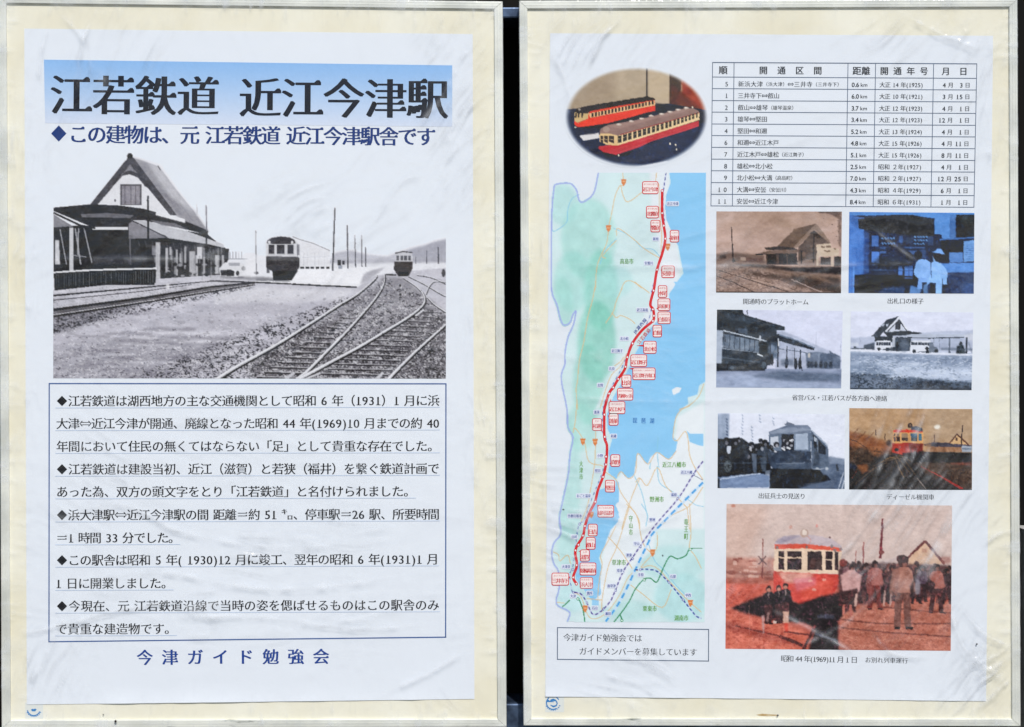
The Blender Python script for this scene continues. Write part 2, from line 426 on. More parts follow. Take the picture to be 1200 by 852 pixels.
o = mesh_obj('wall', V, F, dark_wood()); tag(o, 'near-black dark timber wall seen in the gap behind the noticeboards', 'wall')
def galv():
    return mat('galvanised_steel', (92, 112, 142), 0.42, metal=0.6, noise=0.5, scale=55, col2=(40, 50, 70), bump=0.3, bscale=120)
for z0, z1, lb in (((426 - 16.5) / 1000, (426 - 3.5) / 1000, 'upper bluish steel crossbar showing in the gap at the top between the boards'),
                   ((426 - 866) / 1000, (426 - 829) / 1000, 'lower bluish steel crossbar showing in the gap at the bottom between the boards')):
    V, F = box(-0.35, 0.5, 0.019, 0.0745, CAM_Z + z0, CAM_Z + z1)
    o = mesh_obj('crossbar', V, F, galv()); tag(o, lb, 'crossbar')
    b = o.modifiers.new('bevel', 'BEVEL'); b.width = 0.002; b.segments = 2
V, F = box(0.612, 0.66, 0.022, 0.0745, 0, CAM_Z - 0.198)
o = mesh_obj('post', V, F, mat('pale_post', (190, 190, 188), 0.6, noise=0.15)); tag(o, 'pale grey post at the far right edge beside the right noticeboard', 'post')

# ================================================================== NOTICEBOARDS
def alu_mat():
    m = bpy.data.materials.new('aluminium_rail'); m.use_nodes = True; nt = m.node_tree; p = nt.nodes['Principled BSDF']
    p.inputs['Metallic'].default_value = 0.15; p.inputs['Roughness'].default_value = 0.45
    tc = nt.nodes.new('ShaderNodeTexCoord'); nz = nt.nodes.new('ShaderNodeTexNoise'); nz.inputs['Scale'].default_value = 22; nz.inputs['Detail'].default_value = 8
    cr = nt.nodes.new('ShaderNodeValToRGB'); cr.color_ramp.elements[0].position = 0.34; cr.color_ramp.elements[1].position = 0.6
    cr.color_ramp.elements[0].color = (*lin((208, 210, 202)), 1); cr.color_ramp.elements[1].color = (*lin((234, 235, 226)), 1)
    nt.links.new(tc.outputs['Object'], nz.inputs[0]); nt.links.new(nz.outputs['Fac'], cr.inputs[0]); nt.links.new(cr.outputs[0], p.inputs['Base Color'])
    return m
def grime_mat():
    m = alu_mat(); m.name = 'weathered_rail'; nt = m.node_tree; p = nt.nodes['Principled BSDF']
    tc = nt.nodes.new('ShaderNodeTexCoord'); mp = nt.nodes.new('ShaderNodeMapping'); mp.inputs['Scale'].default_value = (18, 18, 140)
    nz = nt.nodes.new('ShaderNodeTexNoise'); nz.inputs['Scale'].default_value = 1; nz.inputs['Detail'].default_value = 7; nz.inputs['Roughness'].default_value = 0.7
    cr = nt.nodes.new('ShaderNodeValToRGB'); cr.color_ramp.elements[0].position = 0.6; cr.color_ramp.elements[1].position = 0.72
    cr.color_ramp.elements[0].color = (0, 0, 0, 1); cr.color_ramp.elements[1].color = (1, 1, 1, 1)
    mx = nt.nodes.new('ShaderNodeMix'); mx.data_type = 'RGBA'
    old = p.inputs['Base Color'].links[0].from_socket
    nt.links.new(tc.outputs['Object'], mp.inputs[0]); nt.links.new(mp.outputs[0], nz.inputs[0]); nt.links.new(nz.outputs['Fac'], cr.inputs[0])
    nt.links.new(cr.outputs[0], mx.inputs['Factor']); nt.links.new(old, mx.inputs['A']); mx.inputs['B'].default_value = (*lin((92, 100, 92)), 1)
    nt.links.new(mx.outputs['Result'], p.inputs['Base Color']); return m
M_alu = alu_mat(); M_grime = grime_mat()
PROF = [(0, -0.016), (0, 0.0016), (0.06, 0.0024), (0.30, 0.0025), (0.33, 0.0022), (0.36, 0.0025), (0.62, 0.0026), (0.65, 0.0023), (0.68, 0.0026), (0.94, 0.0025), (1.0, 0.0020), (1.0, 0.0001)]
def rail(b, o0, o1, i0, i1, m, parent):
    """mitred rail from corner 0 to corner 1 (outer points o, inner points i)"""
    o0, o1, i0, i1 = map(lambda p: np.array(p, float), (o0, o1, i0, i1))
    e = (o1 - o0) / np.linalg.norm(o1 - o0) * 0.22
    V = []
    for (o_, i_, s) in ((o0, i0, 1), (o1, i1, -1)):
        for t, h in PROF: V.append(U(o_ * (1 - t) + i_ * t + e * s, b, h)[0])
    n = len(PROF); F = [(k, k + 1, n + k + 1, n + k) for k in range(n - 1)] + [tuple(range(n)), tuple(range(2 * n - 1, n - 1, -1))]
    return mesh_obj('frame_rail', V, F, m, parent)
def noticeboard(b, O, I, label):
    mid = U([((O[2][0] + O[3][0]) / 2, O[2][1])], b)[0]
    t = thing('noticeboard', label, 'noticeboard', tuple(mid), 'noticeboards side by side')
    O_, I_ = np.array(O, float), np.array(I, float); c = O_.mean(0)
    E = O_ + (c - O_) * 0.006
    V = np.concatenate([U(E, b, 0), U(E, b, -0.014)])
    mesh_obj('backing_board', V, [(0, 3, 2, 1), (4, 5, 6, 7), (0, 1, 5, 4), (1, 2, 6, 5), (2, 3, 7, 6), (3, 0, 4, 7)], M_board, t)
    for k in range(4):
        j = (k + 1) % 4
        rail(b, O[k], O[j], I[k], I[j], M_grime if k == 2 else M_alu, t)
    return t
OL = [(-1.6, -5.5), (589, 2.2), (593.5, 851.5), (2.5, 853.5)]; IL = [(8, 4.2), (579, 11.2), (583, 842), (13, 843.5)]
OR = [(608.4, 1.2), (1191.5, -0.6), (1195.3, 850.8), (613.6, 849.8)]; IR = [(618, 10.8), (1182, 8.6), (1185.3, 842), (623, 841.6)]
noticeboard('L', OL, IL, 'left aluminium framed cream noticeboard holding the poster with the big black and white station picture')
noticeboard('R', OR, IR, 'right aluminium framed cream noticeboard holding the poster with the lake map and seven small photographs')

def sheet(b, q, parent, curl, seed):
    """the paper itself: thin, lying on the board, its edges lifting a little where it has cockled"""
    nx, ny = 90, 130; u, v = np.meshgrid(np.linspace(0, 1, nx), np.linspace(0, 1, ny)); q = np.array(q, float)
    uu, vv = u.ravel()[:, None], v.ravel()[:, None]
    p = (q[0] * (1 - uu) + q[1] * uu) * (1 - vv) + (q[3] * (1 - uu) + q[2] * uu) * vv
    uu, vv = uu[:, 0], vv[:, 0]
    eb = np.clip((vv - 0.975) / 0.025, 0, 1) ** 2 * (0.2 + 1.2 * np.clip(fbm(uu * 7, vv * 0 + 3, seed) - 0.35, 0, 1) * 2)
    h = 0.0003 + 0.0014 * curl * eb
    F = grid_idx(nx, ny)
    o = fast_mesh('paper', U(p, b, h), F, M_paper, parent)
    return o
QL = [(28.5, 33.5), (554, 40), (556, 819), (31.5, 825.5)]
QR = [(644.6, 39), (1163.7, 42), (1155.5, 821.5), (639, 816)]
cl = U([(294, 822)], 'L')[0]; cr_ = U([(897, 819)], 'R')[0]
posterL = thing('poster', 'white poster with blue title band and large black and white railway station photograph', 'poster', tuple(cl), 'railway history posters')
posterR = thing('poster', 'white poster with a lake route map, timetable and oval picture of two red trains', 'poster', tuple(cr_), 'railway history posters')
sheet('L', QL, posterL, 1.0, 3); sheet('R', QR, posterR, 1.0, 11)

exec_order = []
# ================================================================== LEFT POSTER
def title_band():
    p = Pic(52, 70, 530, 147, (160, 196, 236), 1, 5)
    v = (p.Y - 70) / 77.0; c0 = np.array((140, 186, 236.)); c1 = np.array((212, 222, 240.))
    k = np.clip(v, 0, 1)[..., None]; p.a = c0 * (1 - k) + c1 * k; p.k[:] = 1; p.grain(4, 1.5)
    p.build('title_band', 'L', posterL, [(51.5, 70), (530, 76.7), (530, 148.5), (53, 144.3)], lift=0.0009, step=2.5)
title_band()
i = Ink('L', 0.0011)
i.text('江若鉄道', 50, (58.5, 111), (257, 113), 'title')
i.build('title_text', M_title, posterL); i = Ink('L', 0.0011); i.text('近江今津駅', 50, (280.5, 114.5), (525.5, 116.2), 'title')
i.build('title_text', M_title, posterL)
i = Ink('L')
i.quad([(60, 156.5), (69, 147), (78, 156.5), (69, 166)])
i.text('この建物は、元 江若鉄道 近江今津駅舎です', 23.5, (81, 157.3), (510, 160.3), 'bold')
i.build('subtitle_text', M_navy, posterL)

def station():
    S = (228, 230, 241)
    p = Pic(62.5, 176, 522.5, 443.5, S, 2, 21)
    D = (36, 36, 44)
    # ---- distance, right half (B)
    p.T(280, 200, 4.604)
    p.poly([(480, 500), (520, 445), (600, 430), (700, 455), (800, 465), (870, 440), (930, 418), (1010, 400), (1060, 380), (1118, 368), (1118, 505), (480, 505)], (168, 168, 190), .75, 2.0, (8, 6, 14))
    p.poly([(920, 430), (1000, 405), (1060, 385), (1118, 370), (1118, 500), (940, 500)], (150, 150, 172), .6, 2.0, (4, 4, 18))
    p.poly([(480, 500), (1118, 495), (1118, 580), (480, 580)], (226, 227, 238), .9, 2.5)
    # ---- ground
    p.T(0, 0, 1)
    G = [(62, 340), (130, 331), (200, 322), (262, 320), (300, 328), (345, 333), (420, 336), (440, 323), (470, 318), (522.5, 314), (522.5, 444), (62, 444)]
    p.poly(G, (192, 190, 208), 1, 1.2, (22, 9, 16))
    p.poly([(62, 372), (200, 352), (330, 345), (420, 342), (400, 372), (330, 410), (250, 444), (62, 444)], (186, 183, 203), .8, 5, (30, 6, 24))
    p.poly([(62, 405), (170, 395), (240, 400), (250, 420), (200, 444), (62, 444)], (150, 147, 166), .7, 7, (26, 5, 30))
    p.poly([(62, 360), (150, 348), (170, 356), (90, 385), (62, 392)], (110, 108, 122), .7, 5, (12, 4, 34))
    p.poly([(250, 335), (420, 340), (400, 352), (250, 356)], (214, 213, 226), .8, 4)
    for k in range(16):
        x = 70 + p.rng.random() * 190; y = 385 + p.rng.random() * 55
        p.ell(x, y, 8 + p.rng.random() * 22, 1 + p.rng.random() * 1.6, (120, 116, 134), .5, 1.6)
        p.ell(x + 20, y + 5, 10 + p.rng.random() * 25, 1 + p.rng.random() * 1.6, (216, 214, 228), .5, 1.8)
    p.specks(900, G, (60, 58, 68), (0.3, 0.8), (.2, .75), .6, lambda x, y: (y - 335) / 110)
    p.specks(500, G, (232, 230, 240), (0.3, 0.8), (.2, .6), .6, lambda x, y: (y - 335) / 110)
    p.specks(900, [(180, 444), (300, 385), (400, 350), (425, 345), (300, 430), (280, 444)], (46, 44, 52), (0.4, 1.1), (.3, .9), .7)
    p.specks(420, [(62, 345), (270, 326), (300, 334), (120, 380), (62, 388)], (50, 48, 58), (0.4, 1.1), (.3, .9), .7)
    rg = lambda X, Y: .16 - (Y - 340) / 104 * .22
    p.gravel(G, (74, 71, 84), .71, 1.5, .8, .75, 1, rg); p.gravel(G, (238, 236, 245), .66, 1.6, .8, .55, 1, rg); p.gravel(G, (132, 128, 144), .62, 5, 1.5, .4, 1, rg)
    p.gravel([(150, 444), (300, 385), (400, 350), (440, 345), (300, 430), (280, 444)], (40, 38, 46), .56, 1.5, .9, .85, 4); p.gravel([(62, 350), (280, 330), (300, 336), (140, 372), (62, 392)], (44, 42, 50), .56, 1.4, .8, .8, 3)
    # ---- platform (B)
    p.T(280, 200, 4.604)
    p.poly([(300, 535), (560, 523), (790, 518), (735, 548), (660, 610), (280, 597)], (236, 237, 246), 1, .8)
    p.poly([(655, 612), (672, 560), (720, 535), (790, 520), (740, 560), (690, 600)], (160, 158, 176), .8, 2)
    p.poly([(-100, 560), (150, 575), (270, 590), (280, 600), (-100, 600)], (70, 68, 78), .6, 2)
    p.line([(-80, 588), (0, 594), (200, 601), (420, 612), (635, 620)], 6, (236, 236, 244))
    p.line([(-60, 596), (0, 600), (200, 607), (420, 619), (635, 628)], 8, (38, 36, 44))
    p.poly([(-280, 560), (-60, 575), (60, 588), (-280, 592)], (206, 206, 220), .6, 3)
    # ---- railcar, near
    p.poly([(310, 372), (400, 398), (490, 430), (492, 522), (328, 530)], (224, 225, 235), 1, .5)
    for x in (350, 370, 410, 432, 462): p.line([(x, 440), (x, 512)], 3, (196, 198, 210), .7)
    p.line([(290, 356), (330, 372), (400, 392), (490, 431)], 4, (120, 120, 132), .8)
    for k in range(6): p.rect(331 + 28 * k, 519, 352 + 27 * k, 530, (40, 38, 46))
    p.line([(330, 470), (490, 462)], 2, (190, 192, 206), .8)
    p.poly([(148, 385), (170, 364), (225, 355), (285, 362), (308, 380), (330, 400), (329, 530), (300, 545), (190, 545), (148, 520)], (212, 213, 222))
    p.poly([(150, 392), (155, 376), (178, 362), (225, 355), (275, 360), (300, 374), (306, 392), (270, 396), (190, 396)], (72, 68, 78), 1, .5)
    p.poly([(148, 462), (312, 466), (328, 470), (328, 520), (306, 548), (190, 548), (148, 522)], (56, 50, 58), 1, .4, (5, 3, 10))
    p.line([(150, 462), (312, 466)], 5, (130, 126, 134))
    for x0, x1 in ((160, 192), (206, 247), (262, 294)):
        p.rect(x0 - 4, 395, x1 + 4, 456, (190, 190, 198)); p.rect(x0, 400, x1, 450, (66, 64, 76), tex=(3, 3, 18))
    p.rect(312, 398, 326, 456, (120, 120, 132), .8); p.line([(316, 396), (316, 530)], 3, (70, 68, 76), .7)
    p.poly([(180, 540), (318, 540), (285, 592), (186, 592)], (20, 18, 24), 1, .6)
    p.rect(150, 520, 166, 552, (60, 58, 66), .8, .6)
    p.ell(164, 385, 7, 8, (220, 220, 228)); p.ell(287, 386, 7, 8, (220, 220, 228))
    # ---- poles
    for a, b, w0 in (((90, 325), (95, 562), 4), ((518, 202), (506, 540), 9), ((585, 296), (588, 527), 7), ((625, 348), (630, 522), 5), ((662, 348), (664, 518), 5),
                     ((683, 412), (684, 517), 5), ((1076, 412), (1076, 500), 6), ((1013, 432), (1013, 500), 3), ((955, 440), (955, 500), 2)):
        p.line([a, b], [w0 * .7, w0], (58, 58, 70), .92)
    p.rect(532, 482, 550, 512, (60, 58, 68)); p.rect(558, 486, 570, 506, (70, 70, 84)); p.rect(536, 512, 556, 530, (160, 170, 196))
    p.ell(95, 552, 12, 8, (60, 60, 70), .8, .5)
    # ---- railcar, far
    p.poly([(845, 445), (885, 434), (934, 440), (940, 500), (845, 500)], (196, 196, 208)); p.line([(843, 445), (885, 436), (936, 442)], 6, (70, 66, 74))
    for x in (850, 872, 892, 914): p.rect(x, 458, x + 14, 484, (80, 78, 90))
    p.poly([(838, 490), (938, 490), (936, 530), (916, 568), (860, 568), (836, 532)], (66, 56, 58), 1, .4, (4, 3, 12)); p.rect(862, 545, 914, 568, (24, 22, 26))
    p.ell(1104, 552, 10, 22, (50, 48, 56), .9, .8)
    # ---- ballast and track (D)
    p.T(280, 300, 4.615)
    p.poly([(785, 110), (900, 120), (1000, 215), (1118, 300), (1118, 668), (260, 668), (0, 600), (300, 430), (560, 270), (700, 190)], (128, 124, 136), .75, 3.5, (7, 3, 34))
    p.poly([(60, 600), (330, 430), (560, 330), (470, 500), (320, 640), (100, 668)], (104, 98, 108), .75, 2.5, (6, 2.5, 36))
    p.poly([(480, 560), (1000, 270), (1118, 330), (1118, 400), (830, 640), (560, 668), (340, 668)], (96, 92, 102), .7, 2.5, (6, 2.5, 36))
    p.poly([(840, 668), (960, 530), (1118, 400), (1118, 668)], (100, 96, 106), .75, 2, (6, 2.5, 40))
    Q = [(785, 110), (1000, 215), (1118, 300), (1118, 668), (60, 668), (0, 600), (560, 270)]
    p.specks(1500, Q, (34, 30, 36), (0.3, 1.1), (.3, .9), .7, lambda x, y: .25 + (y - 330) / 130)
    p.specks(1200, Q, (206, 202, 214), (0.3, .9), (.3, .85), .7, lambda x, y: .2 + (y - 330) / 150)
    p.gravel(Q, (30, 28, 34), .58, 1.6, .9, .7, 1.5, lambda X, Y: .1 - (Y - 325) / 119 * .17); p.gravel(Q, (222, 220, 230), .6, 1.2, .8, .75, 1.5, lambda X, Y: .08 - (Y - 325) / 119 * .12)
    for k in range(13):
        y = 330 + k * 27; f = (y - 300) / 370
        xa = 700 - (y - 230) * 1.42; xb = xa + 40 + 200 * f
        p.line([(xa, y + 4), (xb, y + 10)], 4 + 6 * f, (40, 36, 44), .8, .3); p.line([(xa, y - 3), (xb, y + 3)], 2 + 3 * f, (212, 210, 222), .7, .3)
    for k in range(15):
        y = 300 + k * 26; f = (y - 280) / 390
        xa = 1010 - (y - 270) * 1.55; xb = min(1118, xa + 110 + 280 * f)
        p.line([(xa, y), (xb, y + 8)], 3 + 6 * f, (38, 34, 42), .75, .3); p.line([(xa, y - 6), (xb, y + 2)], 2 + 3 * f, (214, 212, 224), .65, .3)
    def railine(pts, w0, w1):
        w = np.linspace(w0, w1, len(pts)); q = np.array(pts, float)
        p.line(q + np.array([3.5, 5]), w * 1.25, (34, 32, 38), .95); p.line(q, w * .8, (208, 208, 220)); p.line(q + np.array([-1.5, -1.5]), w * .25, (240, 240, 248), .8)
    def cv(pts, n=8):
        pts = np.array(pts, float); out = []
        P = np.vstack([2 * pts[0] - pts[1], pts, 2 * pts[-1] - pts[-2]])
        for k in range(1, len(P) - 2):
            for t in np.linspace(0, 1, n, endpoint=False):
                a, b, c, d = P[k - 1:k + 3]
                out.append(.5 * (2 * b + (c - a) * t + (2 * a - 5 * b + 4 * c - d) * t * t + (3 * b - a - 3 * c + d) * t ** 3))
        return np.array(out + [pts[-1]])
    railine(cv([(745, 100), (735, 125), (640, 205), (540, 265), (400, 355), (200, 480), (0, 590), (-130, 670)]), 3, 22)
    railine(cv([(788, 95), (783, 150), (740, 225), (660, 320), (560, 430), (470, 520), (370, 620), (310, 668)]), 4, 20)
    railine(cv([(885, 115), (960, 165), (1002, 215), (996, 262), (930, 320), (800, 400), (650, 490), (500, 570), (380, 635), (320, 668)]), 4, 22)
    railine(cv([(1015, 220), (1060, 262), (1120, 302)]), 5, 8)
    railine(cv([(1118, 370), (1050, 430), (950, 520), (850, 620), (805, 668)]), 9, 20)
    railine(cv([(915, 108), (1000, 150), (1060, 185), (1120, 218)]), 3, 6)
    railine(cv([(960, 100), (1040, 115), (1120, 150)]), 2, 4); railine(cv([(1118, 140), (1060, 135), (1030, 160), (1010, 205)]), 2, 4)
    p.line([(250, 668), (300, 630)], 16, (196, 196, 208)); p.line([(740, 668), (780, 630)], 15, (196, 196, 208)); p.line([(350, 668), (440, 632)], 10, (200, 200, 212))
    p.line([(955, 322), (1000, 290)], 9, (214, 214, 224)); p.line([(795, 100), (850, 103)], 8, (44, 40, 46))
    p.ell(872, 160, 6, 7, (40, 38, 44)); p.ell(873, 208, 6, 7, (40, 38, 44))
    # ---- left sidings (C)
    p.T(40, 300, 4.615)
    p.poly([(105, 180), (350, 150), (560, 140), (900, 120), (1200, 125), (1195, 165), (700, 215), (105, 300)], (198, 196, 212), .8, 2, (12, 3, 26))
    p.specks(300, [(105, 190), (600, 150), (900, 140), (700, 215), (105, 290)], (70, 68, 78), (0.3, 0.9), (.3, .8))
    p.poly([(105, 290), (600, 225), (950, 165), (1195, 145), (1195, 158), (1000, 188), (600, 255), (105, 335)], (92, 88, 96), .85, .8, (10, 2, 26))
    for pts, w_, c in (([(105, 215), (400, 188), (600, 170), (850, 146), (1010, 132)], [9, 8, 7, 5, 3], (34, 32, 38)), ([(105, 240), (600, 190), (850, 155)], [5, 4, 3], (60, 58, 66)),
                       ([(105, 292), (600, 226), (950, 168), (1195, 143)], [15, 13, 10, 6], (34, 30, 36)), ([(105, 327), (600, 252), (1000, 186), (1195, 156)], [12, 10, 8, 5], (38, 34, 40)),
                       ([(105, 319), (600, 245), (1000, 181), (1195, 152)], [4, 4, 3, 3], (206, 204, 214)), ([(105, 283), (600, 218), (950, 161)], [3, 3, 2], (200, 198, 210)),
                       ([(950, 135), (1195, 143)], [6, 8], (50, 48, 56))): p.line(pts, w_, c, .95)
    p.rect(520, 128, 566, 140, (228, 228, 236)); p.rect(715, 150, 732, 180, (230, 230, 238), .8)
    # ---- building (A)
    p.T(40, 160, 4.604)
    p.poly([(105, 480), (640, 480), (935, 528), (1024, 600), (1010, 700), (105, 700)], (34, 33, 40), tex=(6, 6, 12)); p.poly([(105, 690), (660, 690), (650, 800), (400, 800), (110, 832)], (32, 34, 42), 1, 0, (2, 12, 12))
    p.poly([(930, 580), (1030, 600), (1050, 660), (1010, 745), (640, 770), (640, 560)], (44, 42, 50), 1, 0, (6, 6, 16))
    p.poly([(520, 112), (600, 135), (675, 163), (760, 280), (860, 400), (938, 512), (830, 495), (760, 420), (640, 270)], (176, 174, 188), 1, .5, (3, 9, 14))
    p.poly([(700, 300), (860, 400), (938, 512), (830, 495)], (118, 116, 130), .7, 3); p.poly([(540, 118), (675, 160), (780, 310), (880, 430), (700, 300)], (206, 206, 218), .65, 3)
    for k in range(30):
        t = k / 29; a = np.array((528, 112.)) * (1 - t) + np.array((675, 165.)) * t; b = np.array((768, 424.)) * (1 - t) + np.array((938, 512.)) * t
        p.line([a, b], 4, (120, 118, 132) if k % 2 else (200, 199, 211), .10 + .22 * p.rng.random(), .5)
    p.poly([(520, 112), (610, 140), (800, 430), (766, 424)], (112, 110, 124), .45, 3)
    p.poly([(517, 100), (300, 370), (345, 370), (516, 160), (735, 425), (770, 425), (540, 118)], (76, 74, 86), 1, .3)
    p.poly([(517, 165), (345, 366), (470, 366), (590, 392), (720, 415), (560, 215)], (222, 223, 233), 1, .3)
    p.poly([(425, 262), (448, 216), (480, 190), (520, 182), (560, 196), (600, 235), (640, 290), (600, 270), (560, 222), (515, 204), (478, 212), (452, 240)], (64, 62, 74), .95, .4)
    p.poly([(445, 250), (517, 150), (600, 248), (560, 200), (515, 182), (475, 200)], (128, 126, 140), .9, .4)
    p.ell(517, 106, 15, 15, (36, 36, 42)); p.rect(508, 90, 526, 104, (40, 40, 46))
    p.rect(464, 258, 580, 370, (92, 88, 98)); p.rect(474, 266, 572, 366, (142, 136, 150), tex=(2, 8, 16))
    for x in (490, 522, 548): p.line([(x, 262), (x, 368)], 5, (104, 98, 110))
    p.ell(437, 346, 4, 8, (60, 60, 70)); p.line([(668, 158), (682, 182)], 4, (70, 70, 80))
    p.poly([(105, 384), (300, 366), (460, 372), (590, 390), (700, 420), (820, 458), (940, 508), (936, 530), (830, 504), (640, 462), (530, 474), (510, 500), (320, 492), (105, 402)], (44, 43, 52), 1, 0, (8, 3, 8))
    p.poly([(250, 420), (400, 412), (540, 425), (520, 440), (260, 436)], (118, 117, 128), .9, .5); p.rect(315, 487, 506, 504, (218, 220, 230))
    p.poly([(660, 404), (815, 446), (815, 466), (655, 424)], (226, 227, 236)); p.line([(652, 428), (815, 470)], 5, (60, 58, 66))
    p.poly([(525, 450), (600, 452), (690, 480), (830, 512), (1022, 582), (1026, 602), (930, 580), (720, 548), (600, 492)], (192, 193, 205), 1, .3, (10, 3, 10))
    p.poly([(620, 450), (760, 468), (830, 500), (690, 480)], (122, 120, 132), .9, .6)
    p.poly([(510, 470), (530, 458), (720, 548), (512, 552)], (134, 132, 144), 1, .3); p.line([(526, 452), (720, 546)], 5, (60, 58, 68))
    p.line([(600, 560), (930, 582), (1028, 606)], 7, (30, 29, 36))
    p.poly([(105, 420), (215, 488), (105, 490)], (132, 132, 144), 1, .3); p.line([(105, 412), (250, 480), (330, 495)], 10, (40, 39, 46))
    p.poly([(112, 560), (135, 560), (140, 690), (112, 690)], (206, 208, 218), 1, 1, (2, 4, 30)); p.rect(192, 492, 212, 722, (206, 208, 218), .95)
    for a, b, w_ in (((222, 495), (252, 690), 8), ((240, 495), (236, 640), 7), ((270, 495), (312, 680), 7), ((140, 500), (175, 690), 6), ((200, 640), (280, 650), 5)): p.line([a, b], w_, (178, 180, 192), .85)
    p.line([(615, 322), (617, 745)], 10, (34, 34, 42)); p.line([(518, 550), (520, 690)], 9, (120, 118, 130), .8)
    p.poly([(320, 640), (600, 640), (620, 690), (320, 690)], (60, 62, 80), .6, 2)
    p.rect(636, 590, 656, 640, (150, 150, 162), .8)
    for x0, x1, y0, y1, c in ((656, 682, 570, 770, 200), (708, 722, 600, 742, 196), (764, 776, 610, 750, 180), (838, 870, 620, 752, 190), (880, 908, 596, 660, 226), (872, 884, 640, 752, 200), (784, 796, 630, 680, 200), (730, 742, 596, 640, 180),
                              (912, 922, 600, 750, 120), (976, 1000, 640, 742, 200), (1012, 1024, 640, 700, 190)): p.rect(x0, y0, x1, y1, (c, c, c + 9), .92, .4)
    for k in range(44):
        x = 645 + p.rng.random() * 370; y = 585 + p.rng.random() * 90; c = 70 + p.rng.random() * 120; p.rect(x, y, x + 3 + p.rng.random() * 9, y + 20 + p.rng.random() * 90, (c, c, c + 8), .3 + .4 * p.rng.random(), .8)
    for k in range(30):
        x = 320 + p.rng.random() * 320; y = 510 + p.rng.random() * 170; c = 60 + p.rng.random() * 50; p.rect(x, y, x + 4 + p.rng.random() * 40, y + 3 + p.rng.random() * 22, (c, c, c + 6), .3, 1.5)
    for k in range(12): p.line([(560 + 38 * k, 556 + 3.6 * k), (572 + 38 * k, 596 + 3 * k)], 4, (130, 130, 140), .5, .4)
    p.line([(930, 540), (932, 752)], 9, (36, 36, 44))
    for k in range(26):
        x = 680 + p.rng.random() * 300; y = 690 + p.rng.random() * 62; p.ell(x, y, 4 + p.rng.random() * 12, 3 + p.rng.random() * 10, (30, 30, 36) if k % 3 else (170, 170, 182), .8, .4)
    p.poly([(106, 742), (660, 722), (655, 790), (400, 798), (110, 830)], (30, 33, 40), 1, 0, (2, 10, 10)); p.line([(105, 734), (290, 722), (480, 716), (660, 712)], 9, (226, 227, 235))
    for k in range(40):
        x = 118 + k * 13.4 + p.rng.random() * 5; y = 740 - (x - 105) * .028; p.line([(x, y), (x, y + 55 + p.rng.random() * 25)], 2.5, (150, 154, 162), .25 + .6 * p.rng.random())
    p.poly([(1030, 604), (1052, 606), (1048, 668), (1030, 650)], (40, 40, 48))
    for k in range(5): p.line([(1056 + 16 * k, 622), (1056 + 16 * k, 658)], 4, (120, 124, 144), .7)
    p.line([(1045, 660), (1150, 660)], 5, (120, 122, 138), .8)
    p.poly([(998, 712), (1030, 680), (1110, 676), (1145, 700), (1148, 748), (1090, 758), (1004, 752)], (222, 223, 232), 1, .4); p.poly([(1004, 722), (1060, 718), (1082, 728), (1078, 754), (1010, 750)], (46, 46, 54), .95, .4)
    p.rect(1050, 682, 1110, 698, (150, 152, 166), .8); p.ell(1098, 738, 9, 14, (60, 60, 68)); p.ell(1130, 712, 12, 12, (120, 122, 132), .7)
    p.poly([(1140, 640), (1200, 640), (1200, 760), (1130, 760)], (238, 238, 246), .6, 3)
    p.line([(928, 372), (932, 512)], 6, (120, 120, 134)); p.line([(878, 366), (880, 430)], 4, (190, 190, 202))
    p.T(0, 0, 1)
    p.photo(.26, 12, 14, .5); g_ = p.a.mean(-1, keepdims=True); p.a = g_ + (p.a - g_) * .55
    p.a = np.where(p.a < 150, 150 - (150 - p.a) * 1.22, p.a)
    p.build('station_photograph', 'L', posterL, [(62.5, 176), (522.5, 176), (522.5, 443.8), (62.5, 443.3)],
            keep=lambda q, k: (k > 0.03) | (q[:, 1] > 243) & (q[:, 0] < 64) & False | (q[:, 1] > 300), label='large black and white print of a gabled station, two railcars and curving tracks')
station()

box_ = Ink('L', 0.0009)
for w_, d in ((1.4, 0),):
    box_.line([(57.5, 449.5), (523, 449.8)], w_); box_.line([(522.6, 449.2), (522.2, 747)], w_); box_.line([(523, 746.6), (57, 752)], w_); box_.line([(57.5, 752.6), (57.8, 449)], w_)
frame = box_.build('text_frame', M_rule, posterL)
LINES = [('◆江若鉄道は湖西地方の主な交通機関として昭和 6 年（1931）1 月に浜', 66, 515, 469.8, 469.2), ('大津⇔近江今津が開通、廃線となった昭和 44 年(1969)10 月までの約 40', 66, 515, 496.3, 495.8),
         ('年間において住民の無くてはならない「足」として貴重な存在でした。', 66, 515, 523, 522.6), ('◆江若鉄道は建設当初、近江（滋賀）と若狭（福井）を繋ぐ鉄道計画で', 66, 515, 549.8, 549),
         ('あった為、双方の頭文字をとり「江若鉄道」と名付けられました。', 66, 487, 576.3, 575.6), ('◆浜大津駅⇔近江今津駅の間 距離＝約 51 ㌔、停車駅＝26 駅、所要時間', 66, 515, 603.4, 602.4),
         ('＝1 時間 33 分でした。', 66, 211, 630.2, 630), ('◆この駅舎は昭和 5 年( 1930)12 月に竣工、翌年の昭和 6 年(1931)1 月', 66, 514, 656.4, 655), ('1 日に開業しました。', 65, 203, 683.6, 683.2),
         ('◆今現在、元 江若鉄道沿線で当時の姿を偲ばせるものはこの駅舎のみ', 66, 515, 710.2, 708.8), ('で貴重な建造物です。', 65, 207, 737, 736.6)]
